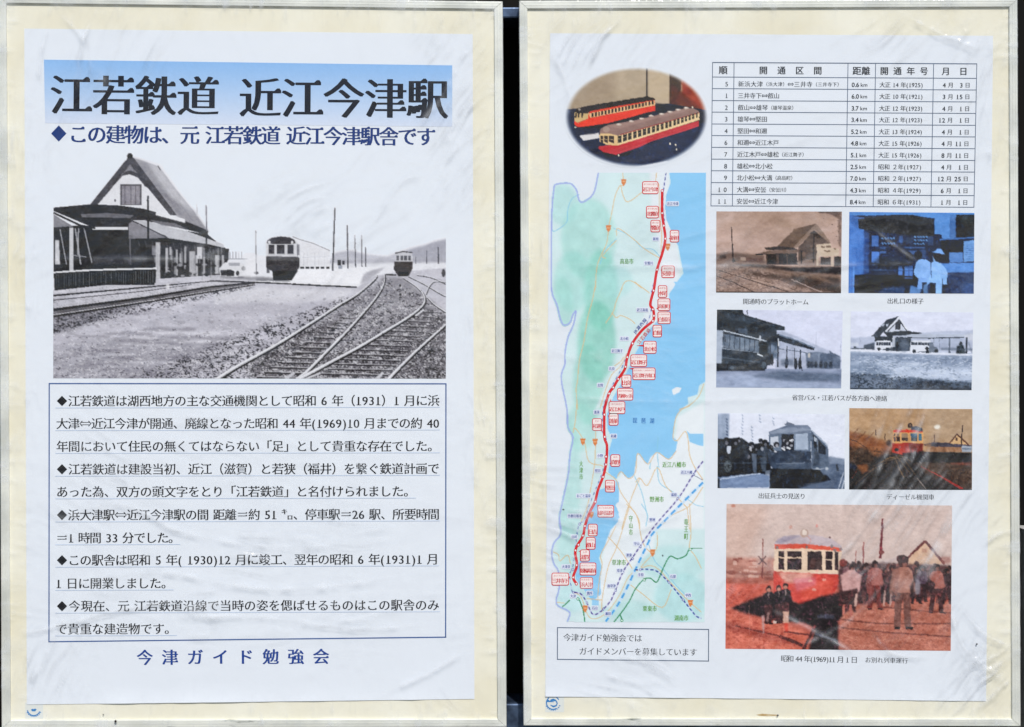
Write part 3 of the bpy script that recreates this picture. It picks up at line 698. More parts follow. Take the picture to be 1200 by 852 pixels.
for t, x0, x1, y0, y1 in LINES:
    i = Ink('L', 0.0012)
    i.line([(65, y0 + 8.2), (x1 + 0.5, y1 + 8.0)], 0.7, -0.0002, 1)
    if t[0] == '◆':
        k = (x1 - x0) / sum(adv(c) for c in t); i.quad([(x0 + .8, y0), (x0 + 6.8, y0 - 6), (x0 + 12.8, y0), (x0 + 6.8, y0 + 6)])
        i.text(t[1:], 14.3, (x0 + k, y0), (x1, y1))
    else: i.text(t, 14.3, (x0, y0), (x1, y1))
    i.build('text_line', [M_black, M_pale], frame)
i = Ink('L'); i.text('今津ガイド勉強会', 19.5, (155, 770.5), (391, 769), 'bold'); i.build('signature_text', M_blue, posterL)

# ================================================================== RIGHT POSTER
def oval():
    p = Pic(660, 76, 832, 199, PAPER, 2, 31); p.T(660, 70, 6.311)
    p.rect(0, 30, 1100, 810, (176, 160, 138), tex=(14, 14, 7))
    p.rect(0, 30, 380, 400, (150, 132, 112), .55, 9); p.rect(635, 30, 785, 340, (190, 172, 146), .8, 1)
    p.rect(612, 60, 626, 290, (44, 36, 34)); p.poly([(785, 60), (880, 90), (860, 340), (785, 335)], (70, 52, 36), 1, .6)
    p.poly([(870, 110), (1100, 200), (1100, 400), (860, 330), (830, 300), (880, 230)], (150, 58, 30), 1, 2.5, (8, 12, 20)); p.poly([(800, 180), (900, 260), (1060, 400), (850, 350), (790, 330)], (92, 44, 26), .8, 3)
    p.poly([(0, 370), (240, 350), (700, 330), (780, 325), (860, 340), (1100, 380), (1100, 820), (0, 820)], (20, 30, 56), 1, .8, (20, 10, 6))
    p.poly([(680, 322), (860, 340), (1100, 390), (1100, 470), (1000, 470), (700, 400)], (24, 24, 34), 1, 1.5)
    p.poly([(500, 640), (1000, 500), (900, 760), (400, 790), (440, 700)], (30, 46, 78), .6, 4)
    p.poly([(180, 470), (690, 380), (600, 430), (330, 490), (260, 520)], (12, 12, 18), .9, 2)
    # rear train
    p.poly([(85, 400), (180, 395), (676, 300), (683, 378), (600, 395), (525, 418), (330, 470), (110, 503), (82, 478)], (218, 62, 34), 1, .3, (14, 4, 8))
    p.poly([(82, 395), (105, 380), (190, 392), (182, 440), (110, 470), (84, 455)], (196, 170, 122), 1, .3); p.poly([(190, 398), (676, 302), (678, 340), (200, 432)], (222, 182, 136), 1, .3)
    p.poly([(190, 378), (670, 290), (678, 300), (190, 396)], (206, 64, 36)); p.poly([(84, 392), (100, 362), (160, 345), (620, 272), (672, 284), (682, 298), (420, 340), (205, 380), (180, 398)], (38, 28, 28), 1, .3)
    for k in range(8): p.line([(240 + 52 * k, 334 - 8.2 * k), (262 + 52 * k, 330 - 8.2 * k)], 9, (30, 24, 24))
    for k in range(19):
        x = 208 + 24.8 * k; y = 396 - 4.95 * k; h = 30 - .25 * k; p.poly([(x, y), (x + 15, y - 3), (x + 15, y + h - 3), (x, y + h)], (40, 30, 28), .95)
    for x in (88, 108, 134): p.poly([(x, 396), (x + 16, 393), (x + 10, 428), (x - 2, 430)], (48, 36, 30), .95)
    p.line([(100, 470), (200, 432), (680, 340)], 5, (176, 40, 24), .6); p.poly([(110, 500), (260, 480), (250, 500), (180, 510)], (16, 14, 18)); p.ell(90, 500, 7, 6, (220, 214, 190)); p.ell(120, 368, 9, 10, (150, 140, 130))
    p.poly([(118, 562), (262, 540), (268, 580), (150, 600)], (210, 208, 208), 1, .4); p.line([(160, 556), (250, 546)], 7, (150, 146, 150))
    # front train
    p.poly([(264, 640), (410, 625), (1005, 450), (1003, 492), (900, 528), (660, 600), (570, 645), (385, 706), (300, 685), (262, 660)], (186, 52, 62), 1, .3, (16, 4, 8))
    p.poly([(266, 560), (285, 530), (420, 552), (405, 634), (330, 632), (268, 606)], (214, 184, 136), 1, .3); p.poly([(405, 560), (1005, 392), (1007, 446), (405, 634)], (224, 198, 154), 1, .3)
    p.poly([(268, 545), (276, 510), (330, 482), (520, 450), (900, 360), (960, 358), (1002, 380), (1006, 394), (720, 470), (440, 548), (405, 562), (340, 546)], (140, 112, 104), 1, .5, (14, 6, 10))
    p.poly([(330, 490), (520, 455), (900, 366), (960, 366), (700, 430), (420, 510)], (170, 142, 132), .6, 1.5); p.line([(420, 556), (1004, 393)], 6, (150, 56, 54))
    for x, y in ((412, 480), (504, 456), (580, 436), (650, 416), (728, 402), (790, 386), (850, 370), (910, 358)): p.ell(x, y, 20, 8, (188, 170, 158)); p.ell(x - 3, y - 3, 9, 4, (224, 214, 204))
    p.ell(318, 515, 26, 22, (168, 146, 134), .8, .8)
    for k in range(19):
        x = 404 + 38.5 * k - .36 * k * k; y = 566 - 10.6 * k + .06 * k * k; w_ = 28 - .85 * k; h = 52 - .9 * k
        p.poly([(x, y), (x + w_, y - w_ * .27), (x + w_, y - w_ * .27 + h), (x, y + h)], (44, 40, 34)); p.line([(x, y + h * .42), (x + w_, y - w_ * .27 + h * .42)], 2.5, (190, 168, 130))
    for x, w_ in ((274, 22), (302, 30), (338, 36)): p.poly([(x, 560), (x + w_, 566), (x + w_, 618), (x, 606)], (58, 44, 36)); p.line([(x, 588), (x + w_, 594)], 3, (200, 176, 136))
    p.line([(410, 690), (660, 600), (1003, 488)], 5, (206, 92, 96), .6); p.poly([(280, 680), (400, 706), (520, 670), (480, 710), (330, 720)], (12, 12, 18)); p.line([(410, 655), (1004, 468)], 3, (214, 120, 110), .45)
    for x, y in ((410, 708), (832, 630), (838, 664), (956, 352), (790, 622)): p.ell(x, y, 5, 8, (230, 220, 200))
    p.poly([(500, 800), (770, 748), (775, 765), (560, 810)], (214, 214, 220), .9, .5)
    p.T(0, 0, 1); p.k[:] = 1; p.photo(.25, 8, 5); p.contrast(1.15, 140)
    r = np.sqrt(((p.X - 745.6) / 82) ** 2 + ((p.Y - 137.3) / 57.5) ** 2); f = np.clip((r - .93) / .1, 0, 1); f = (f * f * (3 - 2 * f))[..., None]
    p.a = p.a * (1 - f) + np.array(PAPER) * f; p.k = (r < 1.03).astype(float)
    p.build('oval_photograph', 'R', posterR, keep=lambda q, k: k > .5, label='oval colour print of two red and cream model railcars on a dark table')
oval()

def pic_platform():
    p = Pic(839.5, 248, 986, 343, (190, 158, 140), 2, 41); p.T(830, 240, 6.553)
    p.rect(0, 0, 1100, 700, (198, 166, 148), tex=(16, 10, 12)); p.poly([(60, 50), (1000, 50), (1000, 120), (600, 300), (300, 240), (60, 140)], (176, 144, 122), .6, 6)
    p.poly([(330, 60), (520, 60), (760, 200), (640, 190), (420, 120)], (162, 130, 104), .5, 5); p.poly([(60, 110), (200, 60), (190, 120), (60, 160)], (206, 180, 168), .5, 4)
    p.poly([(60, 390), (200, 370), (420, 385), (460, 470), (1020, 480), (1020, 680), (60, 680)], (150, 122, 104), 1, 2, (14, 4, 14))
    p.poly([(60, 380), (150, 360), (300, 385), (430, 390), (440, 450), (60, 430)], (120, 94, 82), .8, 2, (6, 4, 18)); p.rect(250, 404, 290, 430, (190, 166, 146), .8, .5); p.rect(290, 408, 420, 440, (104, 70, 62), .7, 1)
    p.ell(115, 402, 26, 16, (70, 54, 50), .8, 1); p.poly([(60, 450), (520, 520), (700, 560), (1020, 640), (1020, 680), (60, 680)], (164, 134, 118), .7, 3, (10, 3, 14))
    p.poly([(210, 456), (480, 462), (620, 480), (1020, 490), (1020, 530), (560, 500), (260, 470)], (70, 52, 46), .9, 1.5); p.poly([(560, 490), (1020, 470), (1020, 530), (800, 520), (600, 500)], (46, 40, 48), .9, 2)
    p.poly([(260, 510), (420, 520), (560, 540), (700, 560), (1020, 640), (1020, 680), (700, 630), (560, 580), (300, 540)], (92, 70, 60), .85, 2, (6, 2, 16)); p.poly([(640, 530), (1010, 560), (1020, 680), (900, 650), (650, 590)], (60, 44, 38), .8, 3)
    p.poly([(600, 520), (840, 540), (1000, 610), (760, 560), (580, 530)], (150, 118, 94), .6, 2)
    p.gravel([(60, 450), (520, 500), (1020, 560), (1020, 680), (60, 680)], (92, 70, 60), .6, 2.0, 1.0, .5, 2); p.gravel([(60, 450), (520, 520), (700, 680), (60, 680)], (204, 176, 158), .62, 1.8, .9, .5, 2)
    for pts, c in (([(62, 545), (200, 600), (360, 672)], (54, 38, 34)), ([(62, 500), (240, 550), (420, 610), (620, 665)], (58, 40, 36)), ([(420, 620), (460, 670)], (170, 140, 124)), ([(150, 520), (400, 590), (640, 650)], (190, 160, 142)), ([(640, 570), (800, 640), (880, 670)], (190, 170, 160))): p.line(pts, [6] * len(pts), c, .85, .25)
    p.line([(178, 172), (184, 300), (194, 440)], [6, 9, 14], (56, 38, 34)); p.ell(197, 430, 14, 9, (50, 34, 32))
    p.poly([(530, 320), (660, 185), (825, 145), (655, 330), (600, 330)], (112, 84, 62), 1, .4, (8, 4, 12)); p.poly([(655, 325), (822, 145), (845, 165), (935, 285), (915, 290), (815, 190), (680, 330)], (150, 124, 104), 1, .4)
    p.poly([(690, 325), (812, 195), (920, 288), (840, 300), (835, 440), (690, 455)], (98, 78, 66), 1, .5, (6, 8, 10)); p.poly([(770, 225), (812, 195), (870, 250), (830, 260), (812, 220)], (56, 40, 34), .8, .6)
    p.poly([(425, 330), (540, 318), (660, 330), (700, 350), (640, 345), (450, 348)], (60, 42, 36), 1, .4); p.poly([(365, 380), (470, 352), (705, 342), (680, 372), (450, 378)], (120, 92, 76), 1, .4); p.line([(365, 382), (680, 376)], 8, (50, 34, 30))
    p.poly([(440, 380), (680, 376), (690, 460), (450, 460)], (40, 28, 26), 1, .5); 
    for x in (447, 530, 606, 540): p.line([(x, 382), (x + 2, 460)], 7, (116, 88, 72), .8)
    p.poly([(680, 440), (760, 420), (860, 430), (860, 470), (690, 465)], (150, 122, 104), .9, 1); p.line([(812, 220), (808, 440)], 12, (54, 40, 36)); p.line([(716, 350), (716, 450)], 8, (50, 36, 32)); p.ell(735, 378, 14, 20, (130, 102, 86))
    p.poly([(830, 300), (930, 290), (940, 300), (940, 330), (1005, 335), (1000, 390), (850, 395), (832, 380)], (206, 186, 158), 1, .3); p.rect(830, 380, 850, 470, (204, 182, 156)); p.rect(945, 390, 962, 472, (204, 182, 156)); p.line([(832, 300), (935, 292)], 8, (120, 96, 80))
    p.rect(862, 400, 940, 460, (52, 42, 40), .9, .6)
    for x, y, w_ in ((865, 322, 30), (905, 320, 34), (890, 352, 44), (965, 335, 14)): p.line([(x, y), (x + w_, y + 3)], 12, (120, 92, 70), .8, .4)
    p.rect(965, 395, 1020, 470, (44, 34, 34), .9, .8); p.poly([(835, 50), (1020, 50), (1020, 120), (985, 100), (930, 70), (850, 62)], (84, 60, 50), .7, 1, (3, 2, 40)); p.poly([(995, 120), (1020, 90), (1020, 330), (1000, 300)], (110, 84, 70), .7, 1.5, (3, 3, 40))
    p.specks(60, [(840, 55), (1020, 55), (1020, 340), (985, 300)], (46, 34, 32), (.4, 1.2)); p.T(0, 0, 1); p.k[:] = 1; p.photo(.38, 14, 8); p.contrast(1.18, 165)
    g_ = p.a.mean(-1, keepdims=True); p.a = (g_ + (p.a - g_) * .72); p.a = p.a * np.array([1.0, .985, 1.0]); p.rect(839, 342, 987, 343.2, (40, 30, 28), .8); return p
def pic_ticket():
    p = Pic(995, 248.5, 1141.5, 344, (30, 50, 90), 2, 42); p.T(985, 240, 6.553)
    p.rect(0, 0, 1100, 700, (24, 38, 66), tex=(8, 8, 8)); p.poly([(60, 50), (1030, 50), (1030, 80), (720, 100), (500, 75), (60, 85)], (90, 142, 206), 1, .8)
    p.poly([(60, 80), (180, 100), (180, 200), (220, 520), (110, 560), (110, 690), (60, 690)], (78, 126, 196), 1, 1, (2, 20, 10)); p.poly([(180, 200), (220, 220), (220, 530), (180, 540)], (48, 80, 134), .9, 1.5); p.rect(98, 480, 110, 690, (110, 160, 226), .8)
    p.poly([(130, 110), (400, 75), (560, 76), (715, 110), (715, 240), (560, 235), (350, 215), (140, 185)], (38, 40, 46), 1, .6, (10, 8, 6)); p.poly([(60, 90), (135, 100), (135, 190), (70, 130)], (60, 100, 160), .7, 1.5)
    p.poly([(720, 100), (840, 70), (840, 262), (775, 262), (775, 225), (720, 222)], (96, 146, 208), 1, .5); p.rect(840, 70, 880, 262, (84, 128, 186), .9, .5); p.rect(884, 70, 1030, 245, (18, 26, 36), 1, .5); p.poly([(890, 100), (1020, 80), (1020, 180), (960, 160)], (40, 50, 52), .7, 3); p.line([(760, 264), (1030, 246)], 12, (70, 112, 170))
    p.rect(770, 270, 950, 440, (14, 20, 34), 1, .5); p.poly([(835, 365), (940, 360), (940, 440), (838, 444)], (92, 136, 196), 1, .4); p.poly([(945, 275), (1030, 268), (1030, 430), (945, 436)], (116, 160, 214), 1, .4, (3, 3, 12))
    for y in range(300, 420, 16): p.line([(960, y), (1022, y - 1)], 4, (70, 104, 160), .6)
    p.rect(110, 540, 600, 690, (8, 12, 22), 1, 1); p.poly([(330, 640), (560, 620), (600, 690), (270, 690)], (56, 84, 128), .8, 2.5)
    for x0, x1, y0, y1, c in ((238, 292, 235, 320, 150), (450, 480, 240, 292, 120), (670, 712, 240, 312, 90), (238, 298, 360, 446, 175), (300, 350, 358, 374, 130), (248, 284, 452, 466, 120), (445, 480, 470, 540, 170), (494, 556, 468, 548, 165), (494, 556, 556, 570, 120), (500, 556, 250, 290, 70), (300, 350, 322, 340, 110), (494, 650, 322, 334, 110)):
        p.rect(x0, y0, x1, y1, (c * .55, c * .82, min(250, c * 1.25)), .95, .5)
    for x0, y0, n in ((312, 260, 5), (312, 298, 5), (562, 246, 5), (562, 272, 5), (562, 300, 4)):
        for k in range(n): p.line([(x0 + k * 22, y0), (x0 + 10 + k * 22, y0 - 8), (x0 + 16 + k * 22, y0 + 6)], 6, (120, 170, 226), .85, .3)
    p.line([(445, 505), (556, 505)], 4, (30, 46, 80)); p.line([(525, 470), (525, 545)], 3, (40, 60, 100)); p.rect(500, 360, 560, 430, (20, 26, 40), .9, 1); p.poly([(520, 350), (590, 350), (560, 385)], (90, 124, 180), .8, 1); p.rect(610, 345, 656, 410, (60, 88, 134), .8, 1.2)
    p.poly([(300, 400), (500, 440), (560, 480), (300, 490), (230, 460)], (30, 34, 40), .6, 3); p.poly([(760, 450), (1030, 440), (1030, 520), (820, 520)], (92, 142, 208), 1, .8, (4, 3, 10)); p.poly([(820, 520), (1030, 515), (1030, 690), (860, 690), (830, 600)], (44, 64, 100), 1, 1.5, (6, 6, 8)); p.rect(940, 600, 1030, 690, (60, 90, 140), .7, 3)
    p.line([(110, 500), (440, 505), (600, 495), (1000, 510)], 8, (100, 140, 190), .4, 1)
    # the two people at the counter, seen from behind
    W = (140, 180, 232)
    p.poly([(582, 440), (612, 415), (660, 420), (692, 440), (700, 560), (690, 600), (650, 640), (606, 640), (602, 565), (572, 545), (562, 520)], W, 1, .5, (4, 6, 10)); p.ell(598, 388, 32, 34, (22, 20, 30), 1, .5); p.poly([(602, 560), (660, 560), (640, 650), (590, 650)], (130, 170, 226), 1, .5)
    p.rect(494, 590, 536, 690, (12, 14, 24), .9, 1); p.poly([(540, 620), (620, 640), (616, 690), (530, 690)], (110, 156, 214), .8, 1); p.rect(630, 596, 664, 690, (26, 30, 44), .9, .8); p.poly([(640, 620), (668, 600), (676, 690), (640, 690)], (110, 150, 200), .8, 1)
    p.poly([(700, 440), (735, 428), (770, 445), (810, 490), (822, 520), (818, 612), (788, 608), (784, 560), (780, 690), (735, 690), (735, 600), (668, 596), (692, 540)], (146, 188, 238), 1, .5, (4, 6, 8)); p.line([(694, 450), (700, 560)], 5, (40, 60, 100), .8)
    p.ell(750, 400, 38, 36, (30, 26, 34), 1, .6); p.poly([(702, 362), (730, 352), (740, 335), (775, 336), (785, 356), (804, 380), (760, 372)], (124, 168, 226), 1, .4); p.poly([(704, 385), (730, 430), (716, 436)], (150, 190, 236), .9, .4); p.rect(690, 610, 732, 690, (22, 24, 36), .9, .8); p.rect(784, 616, 806, 690, (20, 22, 34), .8, 1)
    p.T(0, 0, 1); p.k[:] = 1; p.photo(.38, 15, 7); p.contrast(1.18, 150); return p
def pic_busstand():
    p = Pic(840, 363, 987, 454.5, (214, 219, 236), 2, 43); p.T(830, 355, 6.553)
    p.rect(0, 0, 1100, 700, (216, 220, 238)); p.poly([(60, 520), (400, 505), (1030, 500), (1030, 660), (60, 660)], (156, 166, 190), 1, 1.2, (18, 4, 14)); p.poly([(330, 560), (560, 520), (1020, 540), (1020, 600), (620, 600)], (104, 118, 140), .9, 2.5, (12, 4, 12)); p.poly([(60, 560), (300, 540), (420, 600), (1030, 620), (1030, 660), (60, 660)], (170, 182, 206), .8, 3, (12, 3, 16))
    p.poly([(520, 190), (620, 230), (1020, 400), (1020, 500), (520, 500)], (176, 184, 204), .8, 1.5, (6, 6, 24))
    p.poly([(64, 50), (262, 50), (268, 88), (588, 180), (585, 208), (525, 205), (525, 240), (64, 225)], (40, 50, 60), 1, .4, (10, 5, 12)); p.poly([(110, 80), (260, 96), (560, 182), (400, 165), (150, 130)], (66, 78, 92), .8, 1); p.line([(298, 50), (298, 92)], 6, (60, 66, 80))
    p.poly([(64, 180), (400, 220), (545, 240), (640, 270), (820, 342), (810, 360), (700, 330), (540, 290), (480, 480), (64, 470)], (48, 58, 70), 1, .5, (10, 8, 16)); p.line([(545, 242), (660, 276), (820, 344)], 10, (118, 132, 152)); p.line([(540, 262), (680, 310), (812, 356)], 12, (44, 52, 66))
    p.poly([(230, 190), (300, 200), (300, 240), (230, 230)], (96, 110, 128), .8, 1)
    p.poly([(64, 210), (115, 212), (105, 470), (64, 470)], (180, 190, 206), 1, .6); p.poly([(115, 215), (450, 288), (470, 310), (455, 460), (300, 490), (105, 480)], (58, 68, 80), 1, .4, (4, 10, 14)); p.line([(115, 214), (400, 280), (450, 294)], 9, (196, 204, 216))
    p.poly([(122, 240), (390, 292), (390, 376), (110, 346)], (120, 134, 152), 1, .4, (3, 8, 28))
    for k in range(7): p.line([(130 + 38 * k, 240 + 8 * k), (124 + 39 * k, 345 + 5 * k)], 6, (60, 70, 84), .9)
    p.line([(108, 352), (390, 380)], 6, (150, 160, 174)); p.line([(110, 420), (340, 450), (400, 452)], 12, (100, 114, 130), .7); p.poly([(384, 300), (450, 300), (470, 330), (470, 400), (400, 410)], (34, 42, 50), 1, .4); p.line([(380, 392), (420, 406)], 12, (214, 220, 228)); p.line([(398, 250), (398, 290)], 9, (200, 206, 216))
    p.poly([(64, 470), (460, 470), (440, 520), (200, 525), (64, 524)], (34, 42, 52), .95, 1); p.ell(186, 500, 34, 26, (60, 70, 82)); p.ell(186, 500, 17, 13, (120, 132, 146), .8, .4); p.ell(430, 478, 28, 40, (40, 48, 58)); p.ell(430, 478, 19, 28, (90, 104, 118), .8); 
    p.poly([(470, 300), (545, 300), (530, 420), (480, 440)], (92, 110, 132), .8, 2); p.ell(488, 350, 26, 30, (150, 164, 186), .7, 2)
    for x0, y0, y1, w_ in ((537, 268, 492, 14), (606, 330, 480, 9), (665, 345, 470, 8), (710, 355, 470, 8), (478, 310, 430, 8)): p.line([(x0, y0), (x0, y1)], w_, (52, 60, 74), .95)
    p.line([(540, 270), (542, 330)], 9, (214, 220, 228)); p.line([(545, 350), (720, 372), (800, 392)], 5, (80, 92, 110), .8)
    for x, y in ((605, 460), (676, 470), (708, 468), (492, 440)): p.ell(x, y, 14, 40, (32, 38, 48), .95, .5); p.ell(x, y - 42, 7, 9, (60, 60, 66))
    p.line([(718, 480), (726, 516)], 7, (36, 42, 52)); p.poly([(560, 430), (660, 430), (660, 480), (560, 480)], (90, 102, 120), .6, 2)
    p.poly([(750, 380), (840, 370), (960, 390), (960, 500), (760, 500)], (116, 128, 148), .9, 1.2, (3, 5, 34)); p.poly([(930, 360), (1020, 408), (1020, 420), (940, 384)], (110, 122, 142), 1, .5); p.poly([(860, 390), (940, 380), (1020, 420), (1020, 500), (870, 500)], (92, 106, 128), .8, 1, (4, 4, 30))
    for x in (775, 800, 830, 870, 905, 945): p.ell(x, 470, 14, 26, (46, 54, 66), .8, 1)
    p.line([(832, 220), (832, 340)], 3, (170, 178, 196)); p.line([(1020, 290), (1020, 400)], 3, (150, 160, 180)); p.ell(778, 398, 10, 18, (210, 206, 200), .9, .5)
    p.T(0, 0, 1); p.k[:] = 1; p.photo(.38, 17, 7); p.contrast(1.18, 214); return p
def pic_forecourt():
    p = Pic(997, 365.5, 1139.5, 457, (220, 224, 240), 2, 44); p.T(985, 355, 6.553)
    p.rect(0, 0, 1100, 340, (221, 225, 241)); p.poly([(76, 270), (240, 262), (620, 230), (800, 215), (1016, 205), (1016, 360), (76, 360)], (186, 194, 214), .9, 1.5, (20, 5, 8)); 
    p.poly([(76, 360), (1020, 385), (1020, 670), (70, 670)], (178, 190, 210), 1, .5, (26, 5, 22)); p.poly([(76, 360), (300, 360), (1020, 390), (1020, 404), (600, 396), (76, 376)], (226, 230, 242), 1, .8)
    p.poly([(76, 385), (400, 395), (1016, 410), (1016, 500), (700, 470), (300, 430), (76, 460)], (142, 156, 180), .8, 3, (30, 4, 16)); p.poly([(300, 480), (620, 520), (1016, 500), (1016, 570), (700, 580), (300, 570)], (206, 216, 234), .8, 5, (20, 3, 14)); p.poly([(76, 480), (260, 470), (420, 540), (620, 545), (300, 560), (76, 540)], (124, 140, 164), .7, 4, (20, 3, 18))
    p.poly([(76, 540), (300, 550), (420, 590), (560, 570), (720, 590), (1016, 610), (1016, 670), (70, 670)], (96, 110, 130), .95, 2, (6, 3, 34)); p.poly([(76, 590), (300, 570), (420, 620), (300, 670), (76, 670)], (140, 152, 172), .6, 4, (6, 3, 30))
    p.specks(260, [(76, 550), (1010, 600), (1010, 668), (76, 668)], (44, 52, 62), (.5, 1.6), (.2, .7), .5); p.poly([(560, 600), (720, 600), (860, 615), (1010, 640), (1010, 668), (560, 668)], (60, 70, 84), .7, 1.2, (4, 3, 30)); p.line([(72, 662), (1010, 664)], 8, (44, 52, 64), .8)
    p.gravel([(76, 400), (1016, 410), (1016, 670), (76, 670)], (112, 126, 148), .6, 2.4, 1.0, .45, 2); p.gravel([(76, 540), (300, 550), (560, 575), (1016, 610), (1016, 670), (70, 670)], (44, 54, 66), .58, 1.5, 1.2, .7, 1.5); p.gravel([(76, 400), (1016, 410), (1016, 600), (76, 560)], (222, 230, 242), .63, 2.6, 1.0, .5, 2)
    p.poly([(235, 262), (355, 128), (450, 104), (375, 215), (330, 225), (300, 262)], (62, 70, 82), 1, .3, (4, 3, 14)); p.poly([(300, 175), (340, 160), (330, 180)], (180, 188, 204)); p.poly([(345, 170), (372, 160), (356, 186)], (196, 204, 218))
    p.poly([(345, 222), (448, 112), (515, 214), (500, 222)], (206, 212, 226), 1, .3); p.line([(345, 222), (448, 108), (518, 216)], 10, (226, 230, 240)); p.line([(362, 220), (448, 130), (508, 216)], 7, (50, 56, 66)); p.rect(418, 160, 460, 208, (56, 60, 70)); p.poly([(420, 150), (448, 138), (462, 155), (462, 168), (418, 168)], (60, 66, 76), .9)
    p.poly([(330, 225), (520, 214), (630, 232), (560, 246), (360, 256)], (48, 56, 66), 1, .4); p.poly([(260, 262), (400, 255), (410, 300), (262, 300)], (44, 52, 62), 1, .4); p.poly([(430, 262), (540, 240), (940, 240), (1016, 228), (1016, 250), (940, 262), (470, 268)], (188, 196, 212), 1, .4); p.line([(430, 266), (700, 270), (945, 262)], 8, (54, 62, 74)); p.poly([(945, 244), (1016, 234), (1016, 290), (955, 270)], (206, 210, 222), .9, 1)
    p.poly([(410, 268), (540, 268), (540, 370), (400, 370)], (74, 84, 98), 1, .5, (4, 6, 16)); p.ell(490, 330, 34, 50, (120, 132, 150), .7, 2); p.rect(400, 262, 420, 340, (200, 206, 218), .9); p.line([(436, 300), (434, 372)], 12, (36, 42, 52))
    for x0, y1, w_ in ((716, 330, 6), (835, 382, 11), (966, 386, 14), (760, 370, 3), (530, 330, 6)): p.line([(x0, 262), (x0, y1)], w_, (52, 60, 72))
    p.poly([(720, 270), (940, 268), (940, 380), (720, 380)], (170, 180, 202), .5, 2); p.poly([(890, 330), (940, 320), (960, 386), (890, 386)], (44, 54, 62), 1, 1); p.ell(922, 310, 12, 16, (50, 58, 66)); p.line([(770, 352), (1010, 356)], 18, (90, 102, 120), .6, 1.5); p.line([(980, 300), (1010, 386)], 10, (120, 130, 148), .6, 1)
    for (x0, y0, x1, y1) in ((262, 290, 395, 362), (532, 288, 700, 378)):
        p.poly([(x0 + 8, y0 + 8), (x0 + 30, y0), (x1 - 14, y0), (x1, y0 + 26), (x1, y1 - 6), (x0, y1 - 6)], (224, 228, 238), 1, .4); p.poly([(x0 + 12, y0 + 14), (x1 - 8, y0 + 16), (x1 - 8, y0 + 38), (x0 + 12, y0 + 36)], (60, 68, 82), .95, .3)
        for k in range(1, 6): x = x0 + 12 + (x1 - x0 - 20) * k / 6; p.line([(x, y0 + 14), (x, y0 + 38)], 4, (200, 206, 218))
        p.ell(x0 + 34, y1 - 6, 14, 14, (48, 56, 66)); p.ell(x1 - 34, y1 - 4, 15, 14, (48, 56, 66)); p.line([(x0 + 60, y1 - 2), (x1 - 30, y1)], 5, (70, 80, 94))
    p.poly([(676, 300), (710, 300), (712, 330), (745, 345), (750, 376), (680, 384)], (120, 130, 146), 1, .5, (3, 4, 30)); p.ell(664, 350, 14, 16, (44, 50, 60)); p.ell(735, 368, 16, 14, (44, 52, 62)); p.poly([(395, 340), (420, 345), (420, 368), (350, 370)], (60, 68, 80), .8, 1)
    p.poly([(180, 330), (262, 305), (262, 358), (180, 358)], (70, 80, 94), .9, 1); p.rect(80, 308, 140, 338, (206, 212, 226), .9, 1); p.line([(78, 354), (260, 358)], 9, (70, 80, 92), .7, .6); p.ell(112, 345, 12, 7, (60, 70, 80)); p.line([(148, 270), (148, 310)], 4, (150, 160, 180))
    p.T(0, 0, 1); p.k[:] = 1; p.photo(.38, 17, 7); p.contrast(1.18, 214); return p
